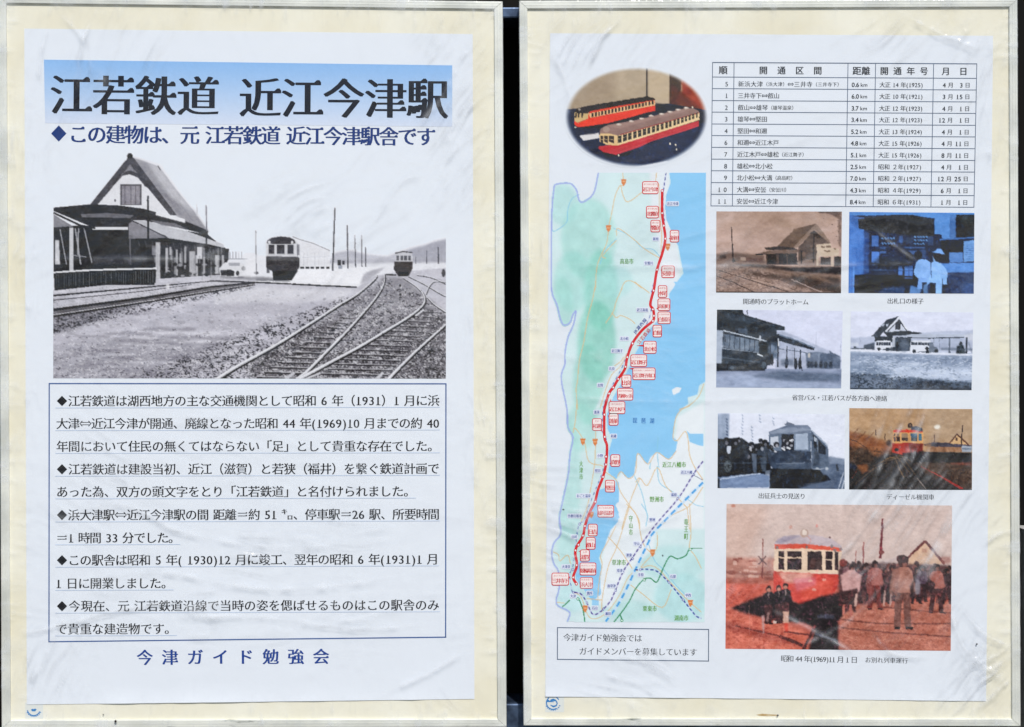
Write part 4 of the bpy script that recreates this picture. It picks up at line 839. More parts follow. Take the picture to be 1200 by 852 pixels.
def pic_sendoff():
    p = Pic(841, 484, 989, 572, (226, 230, 243), 2, 45); p.T(830, 470, 6.553)
    p.rect(0, 0, 1100, 700, (227, 231, 243), tex=(20, 20, 5)); p.poly([(72, 95), (160, 95), (155, 300), (72, 300)], (150, 164, 186), .85, 1.5, (2, 12, 14))
    for x, n, y0 in ((138, 6, 130), (258, 7, 100), (332, 5, 190), (392, 3, 100), (494, 3, 120), (600, 2, 150)):
        for k in range(n): p.line([(x - 8 + 10 * p.rng.random(), y0 + 24 * k), (x + 10 * p.rng.random(), y0 + 14 + 24 * k), (x + 8, y0 + 8 + 24 * k)], 6, (70, 84, 108) if x < 150 else (160, 172, 194), .85, .4)
    p.poly([(920, 420), (980, 430), (1044, 440), (1044, 670), (500, 670), (900, 500)], (110, 124, 146), 1, 1.5, (10, 5, 26)); p.poly([(925, 415), (1044, 440), (1044, 480), (925, 470)], (150, 162, 182), .8, 2); p.poly([(470, 540), (900, 560), (940, 600), (680, 670), (470, 670)], (24, 30, 40), 1, 1.2, (8, 4, 10)); p.poly([(680, 670), (760, 630), (1000, 600), (1020, 670)], (96, 110, 134), .8, 3)
    p.line([(1035, 540), (995, 670)], 7, (190, 198, 212)); p.line([(1040, 600), (1022, 670)], 8, (196, 204, 216)); p.line([(980, 480), (990, 530)], 14, (44, 52, 64), .8, .6)
    p.poly([(72, 290), (250, 280), (330, 330), (470, 310), (480, 560), (300, 560), (72, 590)], (30, 36, 46), 1, 1, (8, 8, 10)); p.poly([(72, 585), (400, 552), (470, 570), (468, 660), (90, 668), (80, 610)], (134, 152, 182), 1, 1, (14, 5, 14)); p.line([(84, 600), (300, 566), (400, 554)], 8, (190, 202, 222))
    p.rect(72, 590, 90, 668, (40, 48, 58), .9, 1)
    hd = ((135, 300, 26), (205, 305, 24), (232, 290, 18), (262, 330, 26), (330, 330, 22), (360, 355, 16), (400, 300, 18), (432, 312, 22), (300, 400, 30), (420, 360, 24))
    for x, y, r in hd: p.ell(x, y, r, r * .9, (28, 32, 42), .95, .5); p.ell(x + 5, y + r * .8, r * .5, r * .6, (150, 150, 160), .75, .6)
    p.poly([(145, 345), (175, 345), (170, 400), (146, 405)], (204, 210, 222), 1, .5); p.poly([(225, 360), (250, 330), (285, 330), (310, 370), (300, 450), (240, 450)], (56, 64, 76), .9, 1, (4, 4, 16)); p.poly([(330, 400), (372, 400), (370, 550), (345, 550)], (112, 124, 142), .9, 1, (3, 6, 20)); p.poly([(370, 380), (440, 340), (460, 380), (440, 420), (380, 415)], (74, 84, 98), .9, 1); p.poly([(395, 430), (450, 420), (440, 540), (410, 540)], (90, 102, 118), .8, 1.2, (3, 6, 22)); p.ell(322, 365, 10, 20, (206, 208, 216), .9, .6); p.ell(412, 365, 12, 14, (190, 194, 204), .8, .6)
    for x in (100, 200, 240, 270, 300): p.line([(x, 450), (x + 4, 560)], 8, (60, 68, 80), .7, 1)
    p.ell(150, 500, 30, 44, (120, 128, 134), .85, 1.2); p.specks(60, [(122, 456), (180, 456), (175, 545), (128, 545)], (40, 46, 52), (.5, 1.3)); p.line([(72, 478), (470, 470)], 8, (120, 134, 150), .45, .8)
    p.poly([(460, 232), (560, 195), (600, 178), (760, 178), (785, 205), (780, 240), (470, 262)], (122, 134, 154), 1, .4, (8, 3, 10)); p.poly([(470, 234), (620, 195), (780, 205), (780, 218), (480, 250)], (158, 168, 186), .7, .8); p.poly([(580, 176), (605, 155), (660, 172), (650, 182)], (120, 130, 148))
    p.poly([(460, 258), (782, 238), (782, 380), (640, 376), (470, 390)], (116, 130, 150), 1, .3); p.poly([(474, 272), (535, 266), (538, 350), (478, 356)], (206, 212, 224), 1, .4); p.rect(560, 250, 656, 376, (36, 42, 54), 1, .4); p.poly([(664, 248), (760, 242), (764, 366), (664, 368)], (178, 190, 208), 1, .3, (10, 16, 8)); p.line([(656, 246), (660, 376)], 8, (140, 152, 170))
    p.poly([(455, 385), (640, 374), (785, 380), (790, 520), (500, 520), (460, 470)], (62, 74, 92), 1, .4, (14, 6, 8)); p.poly([(480, 470), (790, 465), (850, 510), (800, 525), (490, 520)], (100, 114, 134), .7, 2); p.line([(520, 478), (740, 470)], 7, (150, 160, 176), .6, .8); p.poly([(470, 515), (850, 520), (880, 560), (500, 570)], (22, 28, 36), .95, 1)
    p.poly([(782, 210), (915, 335), (920, 500), (850, 515), (792, 510)], (104, 118, 138), 1, .4, (8, 8, 8)); p.line([(784, 215), (916, 338)], 11, (176, 186, 202)); p.poly([(800, 250), (850, 295), (900, 350), (898, 405), (850, 395), (806, 350)], (46, 54, 66), 1, .4); p.poly([(808, 262), (830, 282), (832, 310), (810, 300)], (180, 188, 200)); p.line([(834, 285), (838, 390)], 9, (120, 132, 150)); p.poly([(810, 350), (850, 400), (850, 480), (800, 500)], (70, 82, 98), .8, 1.5); p.ell(905, 512, 12, 12, (200, 206, 214), .9, .5); p.ell(835, 512, 12, 8, (190, 198, 208), .9, .5)
    for x, y, r in ((520, 330, 22), (575, 290, 18), (600, 310, 20), (635, 292, 20), (630, 330, 18), (575, 345, 20), (480, 350, 18)): p.ell(x, y, r, r, (40, 42, 52), .9, .6); p.ell(x + 4, y + 8, r * .5, r * .6, (196, 196, 204), .8, .5)
    for a, b in (((490, 372), (520, 388)), ((560, 355), (585, 372)), ((600, 350), (630, 362)), ((620, 300), (650, 290))): p.line([a, b], 13, (222, 224, 230), .95, .3)
    p.line([(470, 350), (500, 385)], 20, (34, 38, 46), .9, .5); p.ell(455, 548, 20, 22, (150, 160, 176), .8, 1.2)
    p.T(0, 0, 1); p.k[:] = 1; p.photo(.38, 17, 7); p.contrast(1.18, 218); return p
def pic_diesel():
    p = Pic(995, 478.5, 1139.5, 573.5, (176, 146, 116), 2, 46); p.T(985, 470, 6.553)
    p.rect(0, 0, 1100, 400, (180, 152, 122), tex=(20, 14, 12)); p.poly([(60, 50), (700, 50), (600, 200), (60, 220)], (186, 152, 118), .6, 4, (7, 5, 16)); p.poly([(650, 60), (1010, 60), (1010, 280), (700, 300)], (180, 158, 136), .6, 5)
    p.poly([(60, 230), (200, 260), (330, 300), (400, 340), (440, 420), (60, 460)], (140, 92, 60), 1, 3, (7, 5, 24)); p.poly([(60, 380), (400, 380), (700, 440), (1010, 470), (1010, 690), (60, 690)], (46, 40, 40), 1, 2, (12, 7, 14)); p.poly([(66, 350), (250, 360), (330, 420), (200, 480), (66, 470)], (74, 54, 40), .8, 3, (5, 5, 26))
    p.poly([(120, 490), (210, 480), (215, 540), (160, 560), (130, 520)], (150, 98, 62), .8, 2); p.poly([(180, 330), (380, 330), (400, 400), (260, 420)], (150, 96, 60), .7, 3, (5, 4, 20)); p.poly([(66, 500), (160, 540), (160, 680), (66, 680)], (30, 26, 28), .8, 3)
    p.poly([(560, 470), (1010, 470), (1010, 680), (660, 560)], (82, 62, 50), .85, 3, (5, 4, 26)); p.poly([(640, 385), (1010, 390), (1010, 468), (560, 465)], (26, 22, 26), 1, 1); p.specks(160, [(620, 480), (1000, 470), (1000, 650), (800, 580)], (150, 116, 88), (.3, .9), (.2, .6)); p.specks(140, [(66, 340), (330, 360), (360, 440), (66, 500)], (36, 26, 22), (.4, 1.4), (.3, .8))
    p.poly([(405, 222), (520, 215), (636, 232), (636, 400), (560, 440), (470, 410), (395, 385)], (214, 166, 112), 1, .4); p.poly([(405, 222), (540, 216), (636, 232), (634, 240), (520, 238), (408, 240)], (206, 70, 44)); p.poly([(545, 195), (580, 190), (625, 205), (636, 230), (540, 218)], (60, 66, 82), 1, .4); p.ell(533, 184, 19, 19, (54, 40, 38)); p.ell(533, 184, 9, 10, (96, 76, 66))
    p.poly([(398, 322), (520, 318), (636, 326), (630, 410), (560, 440), (470, 410), (392, 390)], (176, 62, 46), 1, .5, (8, 5, 12)); p.poly([(520, 322), (636, 326), (628, 420), (540, 420)], (110, 46, 40), .8, 1)
    p.rect(408, 274, 424, 308, (50, 34, 30)); p.rect(430, 272, 454, 308, (44, 30, 30)); p.rect(470, 246, 518, 300, (160, 136, 112)); p.rect(470, 280, 518, 302, (66, 56, 52)); p.rect(540, 246, 590, 302, (70, 110, 134)); p.rect(600, 250, 622, 302, (74, 120, 140)); p.rect(545, 280, 590, 304, (60, 74, 76)); p.rect(410, 248, 420, 270, (80, 60, 50)); p.rect(434, 248, 450, 268, (150, 120, 90))
    p.poly([(470, 400), (640, 380), (620, 440), (520, 450)], (24, 22, 28), .95, 1.5); p.ell(430, 372, 18, 12, (30, 22, 22)); p.ell(370, 320, 20, 24, (60, 44, 40), .8, 1.5); p.line([(340, 250), (342, 300)], 6, (70, 50, 44)); p.line([(268, 222), (270, 262)], 8, (80, 56, 44))
    p.poly([(840, 320), (895, 250), (975, 330)], (206, 172, 130), 1, .4); p.line([(820, 345), (895, 250), (985, 332)], 12, (96, 62, 50)); p.rect(880, 276, 900, 302, (96, 70, 56)); p.poly([(640, 330), (720, 310), (830, 320), (1010, 335), (1010, 350), (800, 352), (650, 345)], (66, 62, 78), 1, .6); p.poly([(690, 345), (930, 350), (930, 385), (680, 385)], (150, 112, 84), 1, .8, (3, 4, 30)); p.rect(930, 340, 1010, 388, (160, 168, 180), 1, .8); p.line([(936, 360), (1005, 362)], 12, (110, 120, 136)); p.line([(938, 180), (926, 350)], 9, (54, 40, 40)); p.line([(720, 255), (722, 310)], 7, (90, 66, 56)); p.poly([(650, 330), (700, 320), (690, 380), (640, 385)], (190, 150, 110), .7, 1.5)
    for a, m_, b in (((330, 450), (430, 420), (540, 560)), ((380, 440), (470, 420), (580, 570)), ((300, 470), (420, 440), (485, 585)), ((430, 410), (500, 430), (540, 465)), ((250, 500), (380, 430), (470, 440)), ((110, 640), (250, 520), (360, 470)), ((440, 500), (465, 540), (488, 586))):
        p.line([a, m_, b], [3, 6, 4], (170, 138, 98), .55, .5)
    for x, y in ((110, 240), (170, 260), (140, 285), (230, 270)): p.line([(x - 30, y + 22), (x, y), (x + 24, y - 30)], 7, (110, 76, 56), .7, .5)
    p.line([(66, 290), (120, 310), (200, 360)], 4, (60, 40, 34)); p.line([(620, 500), (780, 580), (940, 672)], [5, 10, 20], (150, 48, 44), .95, .3); p.line([(700, 540), (820, 600)], 4, (206, 130, 120), .7); p.line([(590, 590), (665, 680)], 8, (160, 150, 144), .8, .3); p.poly([(840, 470), (1008, 462), (1008, 490), (860, 480)], (120, 60, 46), .7, 1.5); p.line([(90, 590), (130, 520)], 5, (110, 50, 40), .7)
    p.poly([(66, 470), (130, 500), (120, 530), (66, 510)], (40, 56, 84), .6, 2); p.ell(742, 196, 24, 18, (236, 234, 226), .9, 1.4)
    p.T(0, 0, 1); p.k[:] = 1; p.photo(.38, 18, 9); p.contrast(1.18, 170); p.rect(995, 572.4, 1140, 573.6, (24, 20, 20), .8); return p
def pic_farewell():
    p = Pic(850.5, 591, 1115, 761, (206, 180, 168), 2, 47); p.T(840, 580, 4.0586)
    p.rect(0, 0, 1200, 420, (216, 194, 186), tex=(40, 30, 8)); p.poly([(40, 50), (240, 50), (160, 300), (40, 320)], (214, 178, 162), .6, 12); p.rect(40, 300, 280, 420, (190, 128, 112), .9, 4, (9, 5, 24))
    p.poly([(40, 400), (280, 395), (1118, 440), (1118, 745), (40, 745)], (194, 98, 82), 1, 2, (26, 8, 20)); p.poly([(40, 410), (250, 400), (240, 440), (220, 480), (70, 540), (40, 560)], (212, 100, 82), .9, 4, (16, 6, 24)); p.poly([(40, 560), (200, 590), (420, 640), (440, 735), (40, 735)], (214, 112, 90), .9, 4, (14, 5, 26)); p.poly([(590, 520), (1118, 500), (1118, 745), (585, 745)], (186, 112, 92), .9, 2, (16, 7, 26))
    p.gravel([(590, 530), (1112, 500), (1112, 740), (590, 740)], (140, 74, 60), .6, 2.2, 1.3, .4, 3); p.gravel([(590, 530), (1112, 500), (1112, 740), (590, 740)], (226, 168, 142), .64, 2.0, 1.2, .3, 3); p.gravel([(45, 420), (300, 560), (420, 735), (45, 735)], (158, 56, 44), .6, 2.4, 1.4, .55, 3); p.gravel([(45, 400), (300, 520), (420, 735), (45, 735)], (232, 150, 126), .64, 2.2, 1.3, .3, 3)
    p.specks(500, [(590, 530), (1112, 540), (1112, 735), (590, 735)], (110, 50, 40), (.4, 1.2), (.15, .55)); p.specks(300, [(590, 530), (1112, 540), (1112, 735), (590, 735)], (232, 180, 156), (.4, 1.2), (.15, .5)); p.specks(260, [(45, 420), (300, 560), (420, 700), (45, 730)], (150, 44, 34), (.5, 1.6), (.15, .5))
    for k in range(14): x = 50 + p.rng.random() * 200; y = 300 + p.rng.random() * 95; p.rect(x, y, x + 14 + p.rng.random() * 40, y + 6 + p.rng.random() * 14, (226, 186, 172) if k % 2 else (150, 84, 74), .8, .8)
    p.line([(40, 372), (280, 380)], 12, (130, 70, 60), .7, 1.5); p.rect(48, 395, 250, 425, (150, 92, 78), .6, 2, (5, 3, 36))
    p.line([(218, 210), (216, 400)], [4, 8], (120, 52, 48)); p.line([(196, 292), (234, 332)], 7, (70, 30, 34)); p.line([(234, 292), (196, 332)], 7, (70, 30, 34)); p.ell(215, 312, 9, 9, (60, 28, 34)); p.rect(186, 250, 240, 345, (226, 206, 198), .35, 1.5)
    # the railcar
    p.poly([(270, 232), (285, 210), (330, 192), (440, 188), (540, 205), (590, 238), (596, 262), (280, 248)], (196, 180, 186), 1, .5, (20, 4, 6)); p.poly([(276, 225), (310, 200), (400, 192), (350, 215), (300, 236)], (150, 140, 160), .7, 1.5)
    p.poly([(272, 236), (420, 232), (592, 250), (590, 268), (275, 262)], (222, 88, 66), 1, .4); p.poly([(272, 258), (420, 254), (592, 266), (590, 372), (430, 372), (270, 366)], (236, 208, 182), 1, .4)
    p.poly([(268, 364), (430, 372), (592, 376), (575, 440), (540, 490), (400, 522), (360, 500), (270, 470)], (206, 70, 60), 1, .8, (14, 6, 18)); p.poly([(280, 366), (460, 372), (440, 420), (330, 420)], (232, 186, 170), .8, 3, (6, 5, 24)); p.poly([(380, 420), (560, 400), (540, 480), (410, 500)], (222, 88, 70), .8, 2); p.poly([(360, 400), (470, 390), (470, 430), (380, 460)], (224, 130, 150), .6, 3)
    for x0, x1 in ((292, 318), (334, 402), (430, 500), (516, 548), (560, 576)):
        p.rect(x0, 268, x1, 356, (40, 26, 30), 1, .3, (4, 5, 10))
    p.line([(334, 298), (402, 300)], 7, (226, 196, 170)); p.line([(292, 296), (318, 298)], 6, (226, 196, 170)); p.line([(516, 306), (548, 308)], 6, (214, 190, 170)); p.ell(455, 325, 14, 26, (96, 62, 56), .7, 1.5); p.rect(470, 300, 498, 356, (110, 86, 78), .5, 2)
    p.ell(414, 182, 21, 21, (190, 162, 150)); p.ell(414, 180, 13, 13, (232, 216, 204)); p.ell(348, 152, 9, 9, (206, 160, 148), .9, .8); p.ell(474, 146, 5, 7, (220, 140, 130), .8); p.ell(536, 202, 6, 3, (90, 60, 60)); p.line([(430, 195), (446, 215), (436, 235)], 3, (200, 130, 120), .8)
    for x, y in ((285, 250), (425, 246), (560, 262), (588, 256), (545, 244)): p.ell(x, y, 8, 8, (130, 120, 120), .8)
    for x, y in ((318, 394), (340, 404), (462, 450), (476, 360), (444, 408), (510, 402)): p.ell(x, y, 10, 7, (232, 176, 160), .8, .6)
    # black shade on the ground
    p.poly([(66, 540), (220, 478), (300, 470), (390, 520), (480, 486), (590, 460), (640, 500), (600, 570), (580, 600), (580, 735), (440, 735), (470, 640), (430, 610), (300, 600), (120, 560)], (24, 14, 18), 1, 2.6); p.poly([(40, 600), (130, 620), (320, 680), (430, 712), (420, 726), (200, 680), (40, 640)], (120, 44, 40), .4, 3)
    p.line([(90, 625), (220, 655), (300, 670)], 6, (80, 30, 30), .8, .6); p.line([(300, 672), (410, 715)], 16, (60, 22, 24), .85, .8); p.line([(320, 650), (440, 665)], 8, (70, 24, 26), .8, .6); p.line([(470, 620), (415, 735)], 14, (60, 24, 26), .9, .6); p.line([(480, 575), (560, 580)], 18, (84, 94, 120), .5, 2); p.line([(470, 660), (570, 690)], 10, (110, 120, 150), .55, 1.2)
    for pts in (([(590, 590), (760, 608), (1118, 606)]), ([(590, 630), (850, 652), (1118, 668)]), ([(780, 530), (1118, 556)])): p.line(pts, 7, (96, 46, 40), .75, .8)
    # poles, far gable
    p.poly([(905, 300), (990, 218), (1070, 320), (905, 330)], (224, 186, 158), 1, .6); p.line([(900, 302), (990, 214), (1082, 322)], 12, (110, 60, 60)); p.line([(780, 320), (860, 300), (910, 320)], 14, (206, 186, 184), .7, 1); p.rect(975, 250, 998, 268, (190, 140, 120), .7, 1)
    p.line([(786, 110), (776, 300)], [9, 13], (110, 40, 48)); p.line([(697, 222), (695, 325)], 7, (150, 80, 78)); p.line([(659, 262), (659, 318)], 5, (170, 110, 104)); p.ell(782, 270, 14, 10, (120, 60, 60)); p.rect(1065, 288, 1112, 320, (150, 92, 84), .6, 2)
    p.poly([(580, 330), (800, 320), (1112, 330), (1112, 470), (930, 490), (580, 530)], (66, 34, 36), .92, 2.5, (6, 5, 34))
    for k in range(46):
        x = 590 + p.rng.random() * 520; y = 322 + p.rng.random() * 46; c = p.rng.random(); p.ell(x, y, 9 + 4 * c, 12 + 4 * c, (48, 26, 28) if k % 3 else (120, 70, 64), .9, .8)
        p.poly([(x - 17, y + 20), (x, y + 12), (x + 18, y + 22), (x + 16, y + 90), (x - 16, y + 88)], ((70, 40, 44), (130, 88, 92), (176, 132, 126), (52, 30, 36), (96, 62, 74))[k % 5], .8, 1.0, (3, 5, 26))
        if k % 2: p.line([(x - 6, y + 90), (x - 9, y + 150)], 9, (56, 30, 32), .8, .8); p.line([(x + 7, y + 90), (x + 8, y + 146)], 9, (80, 46, 44), .8, .8)
    # the crowd
    def man(x, y, h, coat, legs, hair=(44, 26, 28), stride=.12, lean=0):
        hd = h * .085
        p.ell(x + lean, y + hd, hd * .8, hd, hair, 1, .4); p.ell(x + lean + hd * .25, y + hd * 1.35, hd * .42, hd * .5, (170, 104, 88), .6, .6); p.poly([(x - h * .14, y + h * .2), (x - h * .19, y + h * .5), (x - h * .14, y + h * .54), (x - h * .1, y + h * .3)], np.array(coat, float) * .8, .9, .6); p.poly([(x + h * .12, y + h * .2), (x + h * .18, y + h * .46), (x + h * .14, y + h * .54), (x + h * .09, y + h * .3)], np.array(coat, float) * .85, .9, .6)
        p.poly([(x - h * .11, y + h * .19), (x - h * .03, y + h * .15), (x + h * .07, y + h * .15), (x + h * .13, y + h * .2), (x + h * .15, y + h * .48), (x + h * .1, y + h * .52), (x - h * .1, y + h * .52), (x - h * .15, y + h * .46)], coat, 1, .6, (3, 6, 20))
        p.poly([(x - h * .1, y + h * .5), (x, y + h * .5), (x - h * (stride - .06), y + h * .97), (x - h * (stride + .03), y + h * .97)], legs, 1, .6, (3, 6, 12)); p.poly([(x, y + h * .5), (x + h * .1, y + h * .5), (x + h * (stride + .03), y + h * .96), (x + h * (stride - .06), y + h * .97)], legs, 1, .6, (3, 6, 12))
        p.line([(x - h * (stride + .02), y + h * .98), (x - h * (stride - .05), y + h * .98)], h * .03, (30, 18, 20)); p.line([(x + h * (stride - .05), y + h * .98), (x + h * (stride + .05), y + h * .98)], h * .03, (30, 18, 20))
    for x, y, c in ((640, 330, (196, 170, 176)), (668, 335, (120, 90, 104)), (700, 325, (70, 40, 46)), (800, 340, (60, 34, 38)), (830, 330, (80, 50, 50)), (950, 340, (60, 38, 42)), (975, 330, (90, 70, 86)), (1095, 340, (56, 34, 38))): man(x, y, 175, c, (50, 28, 32))
    p.poly([(586, 380), (640, 350), (690, 380), (680, 460), (600, 470)], (206, 160, 156), 1, 1.5, (5, 5, 24)); p.poly([(590, 460), (670, 440), (660, 560), (640, 540), (600, 570)], (56, 28, 30), 1, 1.5, (5, 6, 14)); p.ell(600, 322, 20, 18, (110, 44, 40), 1, 1); p.line([(606, 520), (604, 570)], 12, (190, 110, 96)); p.line([(636, 520), (640, 572)], 12, (180, 100, 88))
    man(752, 308, 235, (176, 106, 98), (120, 52, 48)); p.poly([(715, 370), (740, 350), (735, 470), (712, 460)], (140, 74, 70), .9, .8); p.line([(664, 470), (660, 525)], 12, (220, 180, 166), .9, .6); p.line([(800, 450), (795, 525)], 9, (214, 176, 164), .8, .6); p.line([(830, 450), (826, 525)], 9, (206, 170, 160), .8, .6)
    man(1045, 320, 238, (168, 98, 86), (66, 34, 36)); p.poly([(985, 430), (1010, 390), (1040, 420), (1020, 470)], (40, 24, 28), .9, 1)
    man(885, 286, 350, (176, 120, 104), (116, 74, 66), (64, 34, 32), .09); p.ell(882, 300, 30, 20, (52, 28, 30), 1, .6); p.poly([(835, 350), (870, 340), (860, 480), (840, 470)], (150, 98, 86), .8, 1); p.ell(955, 430, 14, 40, (170, 166, 176), .7, 1.5)
    p.poly([(920, 430), (935, 400), (940, 480), (920, 480)], (40, 28, 32), .8, 1)
    # three children in the foreground left
    for x, y in ((246, 432), (294, 428), (326, 418)): man(x, y, 185, (30, 20, 26), (60, 32, 34), (36, 20, 22), .06); p.ell(x, y + 22, 9, 9, (206, 136, 116), .85, .5); p.line([(x, y + 34), (x + 2, y + 60)], 6, (206, 180, 176), .7, .4)
    p.line([(330, 555), (330, 610)], 26, (236, 190, 168), .9, 1); p.line([(220, 575), (224, 660)], [16, 8], (196, 160, 160), .8, 1); p.line([(155, 515), (155, 670)], 3, (206, 160, 150), .6); p.line([(248, 560), (240, 605)], 12, (190, 150, 144), .7, .8); p.line([(330, 610), (334, 650)], 18, (214, 66, 50), .8, 1.2); p.line([(278, 600), (276, 612)], 16, (226, 200, 190))
    p.ell(74, 54, 12, 7, (190, 120, 100), .8, 1)
    p.T(0, 0, 1); p.k[:] = 1; p.photo(.5, 22, 14, .75); p.contrast(1.0, 200); return p
for fn, q, lb in ((pic_platform, [(839.5, 247.8), (986.5, 248), (985.5, 343.6), (839, 342.8)], 'sepia brown print of a gabled station beside its platform'),
                  (pic_ticket, [(995.2, 248.4), (1141.8, 249.6), (1141, 344.2), (994.2, 343.4)], 'blue tinted print of two people in white at a ticket counter'),
                  (pic_busstand, [(840.2, 362.8), (987.5, 364.5), (985.6, 455), (839.2, 454)], 'grey blue print of an old bus standing under a station canopy'),
                  (pic_forecourt, [(997, 365), (1140.6, 366.2), (1138.4, 457.2), (996, 456.2)], 'grey blue print of a station forecourt with two buses'),
                  (pic_sendoff, [(841.2, 484), (989.8, 485.6), (989.6, 573), (840.8, 572)], 'dark grey blue print of a crowd seeing off soldiers in a railcar'),
                  (pic_diesel, [(995.2, 478.3), (1139.4, 479.4), (1138.8, 574.2), (995, 573.6)], 'brown print of a red and cream railcar behind dry grass'),
                  (pic_farewell, [(851.4, 590.4), (1115.6, 592.4), (1114, 762.6), (850, 760.2)], 'large reddish print of a railcar and a crowd on the tracks')):
    fn().build('photograph', 'R', posterR, q, label=lb)

for t, em, a, b in (('開通時のプラットホーム', 7.4, (870.5, 353.2), (947.5, 354)), ('出札口の様子', 7.4, (1039.5, 352.6), (1082.5, 353)), ('省営バス・江若バスが各方面へ連絡', 7.3, (928, 465.8), (1039.5, 467)),
                    ('出征兵士の見送り', 7.3, (888.5, 580.8), (944, 581.6)), ('ディーゼル機関車', 7.3, (1038.5, 582), (1095, 582.6)), ('昭和 44 年(1969)11 月 1 日', 8.6, (915.5, 771.5), (1004.5, 773.2)), ('お別れ列車運行', 7.2, (1013.5, 773.2), (1064, 774.2))):
    i = Ink('R'); i.text(t, em, a, b, 'small'); i.build('caption_text', M_soft, posterR)
i = Ink('R', 0.0009)
def ruled(i, q, w_, z=0):
    for k in range(4): a, b = np.array(q[k], float), np.array(q[(k + 1) % 4], float); e = (b - a) / np.linalg.norm(b - a) * w_ / 2; i.line([a - e, b + e], w_, z + .00006 * (k % 2))
ruled(i, [(653.2, 735.4), (830.4, 737.6), (830.2, 774.6), (653.2, 772.6)], 1.0)
nb = i.build('notice_frame', M_grid, posterR)
i = Ink('R'); i.text('今津ガイド勉強会では', 9.6, (660, 746.8), (752.5, 747.8), 'small'); i.text('ガイドメンバーを募集しています', 9.6, (678.5, 763), (817, 764.2), 'small'); i.build('notice_text', M_soft, nb)

# ---- timetable of openings
XT = [835, 860.2, 993.7, 1026, 1094, 1144.6]; XB = [833.3, 858.3, 991.7, 1023, 1091, 1141.2]
YL = [73.3, 90.3, 103.9, 117.9, 131.4, 145.3, 158.9, 172.7, 186.5, 200.1, 214.0, 227.7, 241.3]; SL = 1.6 / 309
def tp(x, k, dy=0):                        # column coordinate x (in the top row's units) at row line k
    f = (YL[k] - YL[0] if not isinstance(k, float) else k - YL[0]) / (YL[-1] - YL[0]); xx = x - f * 1.9 - f * (x - 835) / 309 * 1.5
    y = (YL[k] if not isinstance(k, float) else k); return (xx, y + (xx - 835) * SL + dy)
i = Ink('R', 0.0009)
for k in range(13): i.line([tp(834.6, k), tp(1145, k)], 0.8 if k else 1.0, .00006)
for x in XT: i.line([tp(x, 0), tp(x, 12)], 0.8)
grid = i.build('timetable', M_grid, posterR)
yc = YL[0] + 8.8
for t, em, x0, x1 in (('順', 10.5, 842, 853), ('開通区間', 10, 884, 969), ('距離', 10.5, 999, 1020), ('開通年号', 10, 1028.6, 1090.6), ('月', 10, 1103, 1114), ('日', 10, 1123.5, 1134.5)):
    i = Ink('R', 0.0012); i.text(t, em, tp(x0, yc), tp(x1, yc), 'head'); i.build('heading_text', M_black, grid)
ROWS = [('5', '新浜大津（浜大津）⇔三井寺（三井寺下）', '0.6', '大正 14 年(1925)', '4', '3'), ('1', '三井寺下⇔叡山', '6.0', '大正 10 年(1921)', '3', '15'), ('2', '叡山⇔雄琴（雄琴温泉）', '3.7', '大正 12 年(1923)', '4', '1'),
        ('3', '雄琴⇔堅田', '3.4', '大正 12 年(1923)', '12', '1'), ('4', '堅田⇔和邇', '5.2', '大正 13 年(1924)', '4', '1'), ('6', '和邇⇔近江木戸', '4.8', '大正 15 年(1926)', '4', '11'), ('7', '近江木戸⇔雄松（近江舞子）', '5.1', '大正 15 年(1926)', '8', '11'),
        ('8', '雄松⇔北小松', '2.5', '昭和 ２年(1927)', '4', '1'), ('9', '北小松⇔大溝（高島町）', '7.0', '昭和 ２年(1927)', '12', '25'), ('10', '大溝⇔安曇（安曇川）', '4.3', '昭和 ４年(1929)', '6', '1'), ('11', '安曇⇔近江今津', '8.4', '昭和 ６年(1931)', '1', '1')]
WID = [122, 49, 69, 35, 35, 49, 82, 42, 69, 62, 49]
for r, (n_, sec, km, yr, mo, da) in enumerate(ROWS):
    i = Ink('R', 0.0012); yc = YL[r + 1] + 8.0
    if len(n_) == 1: i.text(n_, 7.6, tp(849.5, yc), tp(854, yc), 'small')
    else: i.text('1', 7.6, tp(842.5, yc), tp(846.5, yc), 'small'); i.text(n_[1], 7.6, tp(849.5, yc), tp(853.5, yc), 'small')
    i.build('order_number', M_soft, grid); i = Ink('R', 0.0012)
    x = 865; par = False; bits = []; cur = ''
    for c in sec:
        if c == '（': bits.append((cur, 7.2)); cur = '（'
        elif c == '）': bits.append((cur + '）', 5.6)); cur = ''
        else: cur += c
    if cur: bits.append((cur, 7.2))
    bits = [b for b in bits if b[0]]; tot = sum(len(t) * e for t, e in bits); kx = WID[r] / tot
    for t, e in bits: x2 = x + len(t) * e * kx; i.text(t, e, tp(x, yc), tp(x2, yc), 'small'); x = x2
    i.build('section_text', M_soft, grid); i = Ink('R', 0.0012)
    i.text(km, 7.4, tp(998.5, yc), tp(1007, yc), 'sans'); i.text('km', 6.6, tp(1008.5, yc), tp(1016.5, yc), 'small')
    i.build('distance_text', M_soft, grid); i = Ink('R', 0.0012)
    i.text(yr, 7.0, tp(1031, yc), tp(1082, yc), 'small')
    i.build('year_text', M_soft, grid); i = Ink('R', 0.0012)
    i.text(mo, 7.4, tp(1109 - 4.2 * len(mo), yc), tp(1109, yc), 'sans'); i.text('月', 6.8, tp(1111, yc), tp(1118, yc), 'small')
    i.text(da, 7.4, tp(1129 - 4.2 * len(da), yc), tp(1129, yc), 'sans'); i.text('日', 6.6, tp(1131, yc), tp(1137.5, yc), 'small')
    i.build('date_text', M_soft, grid)

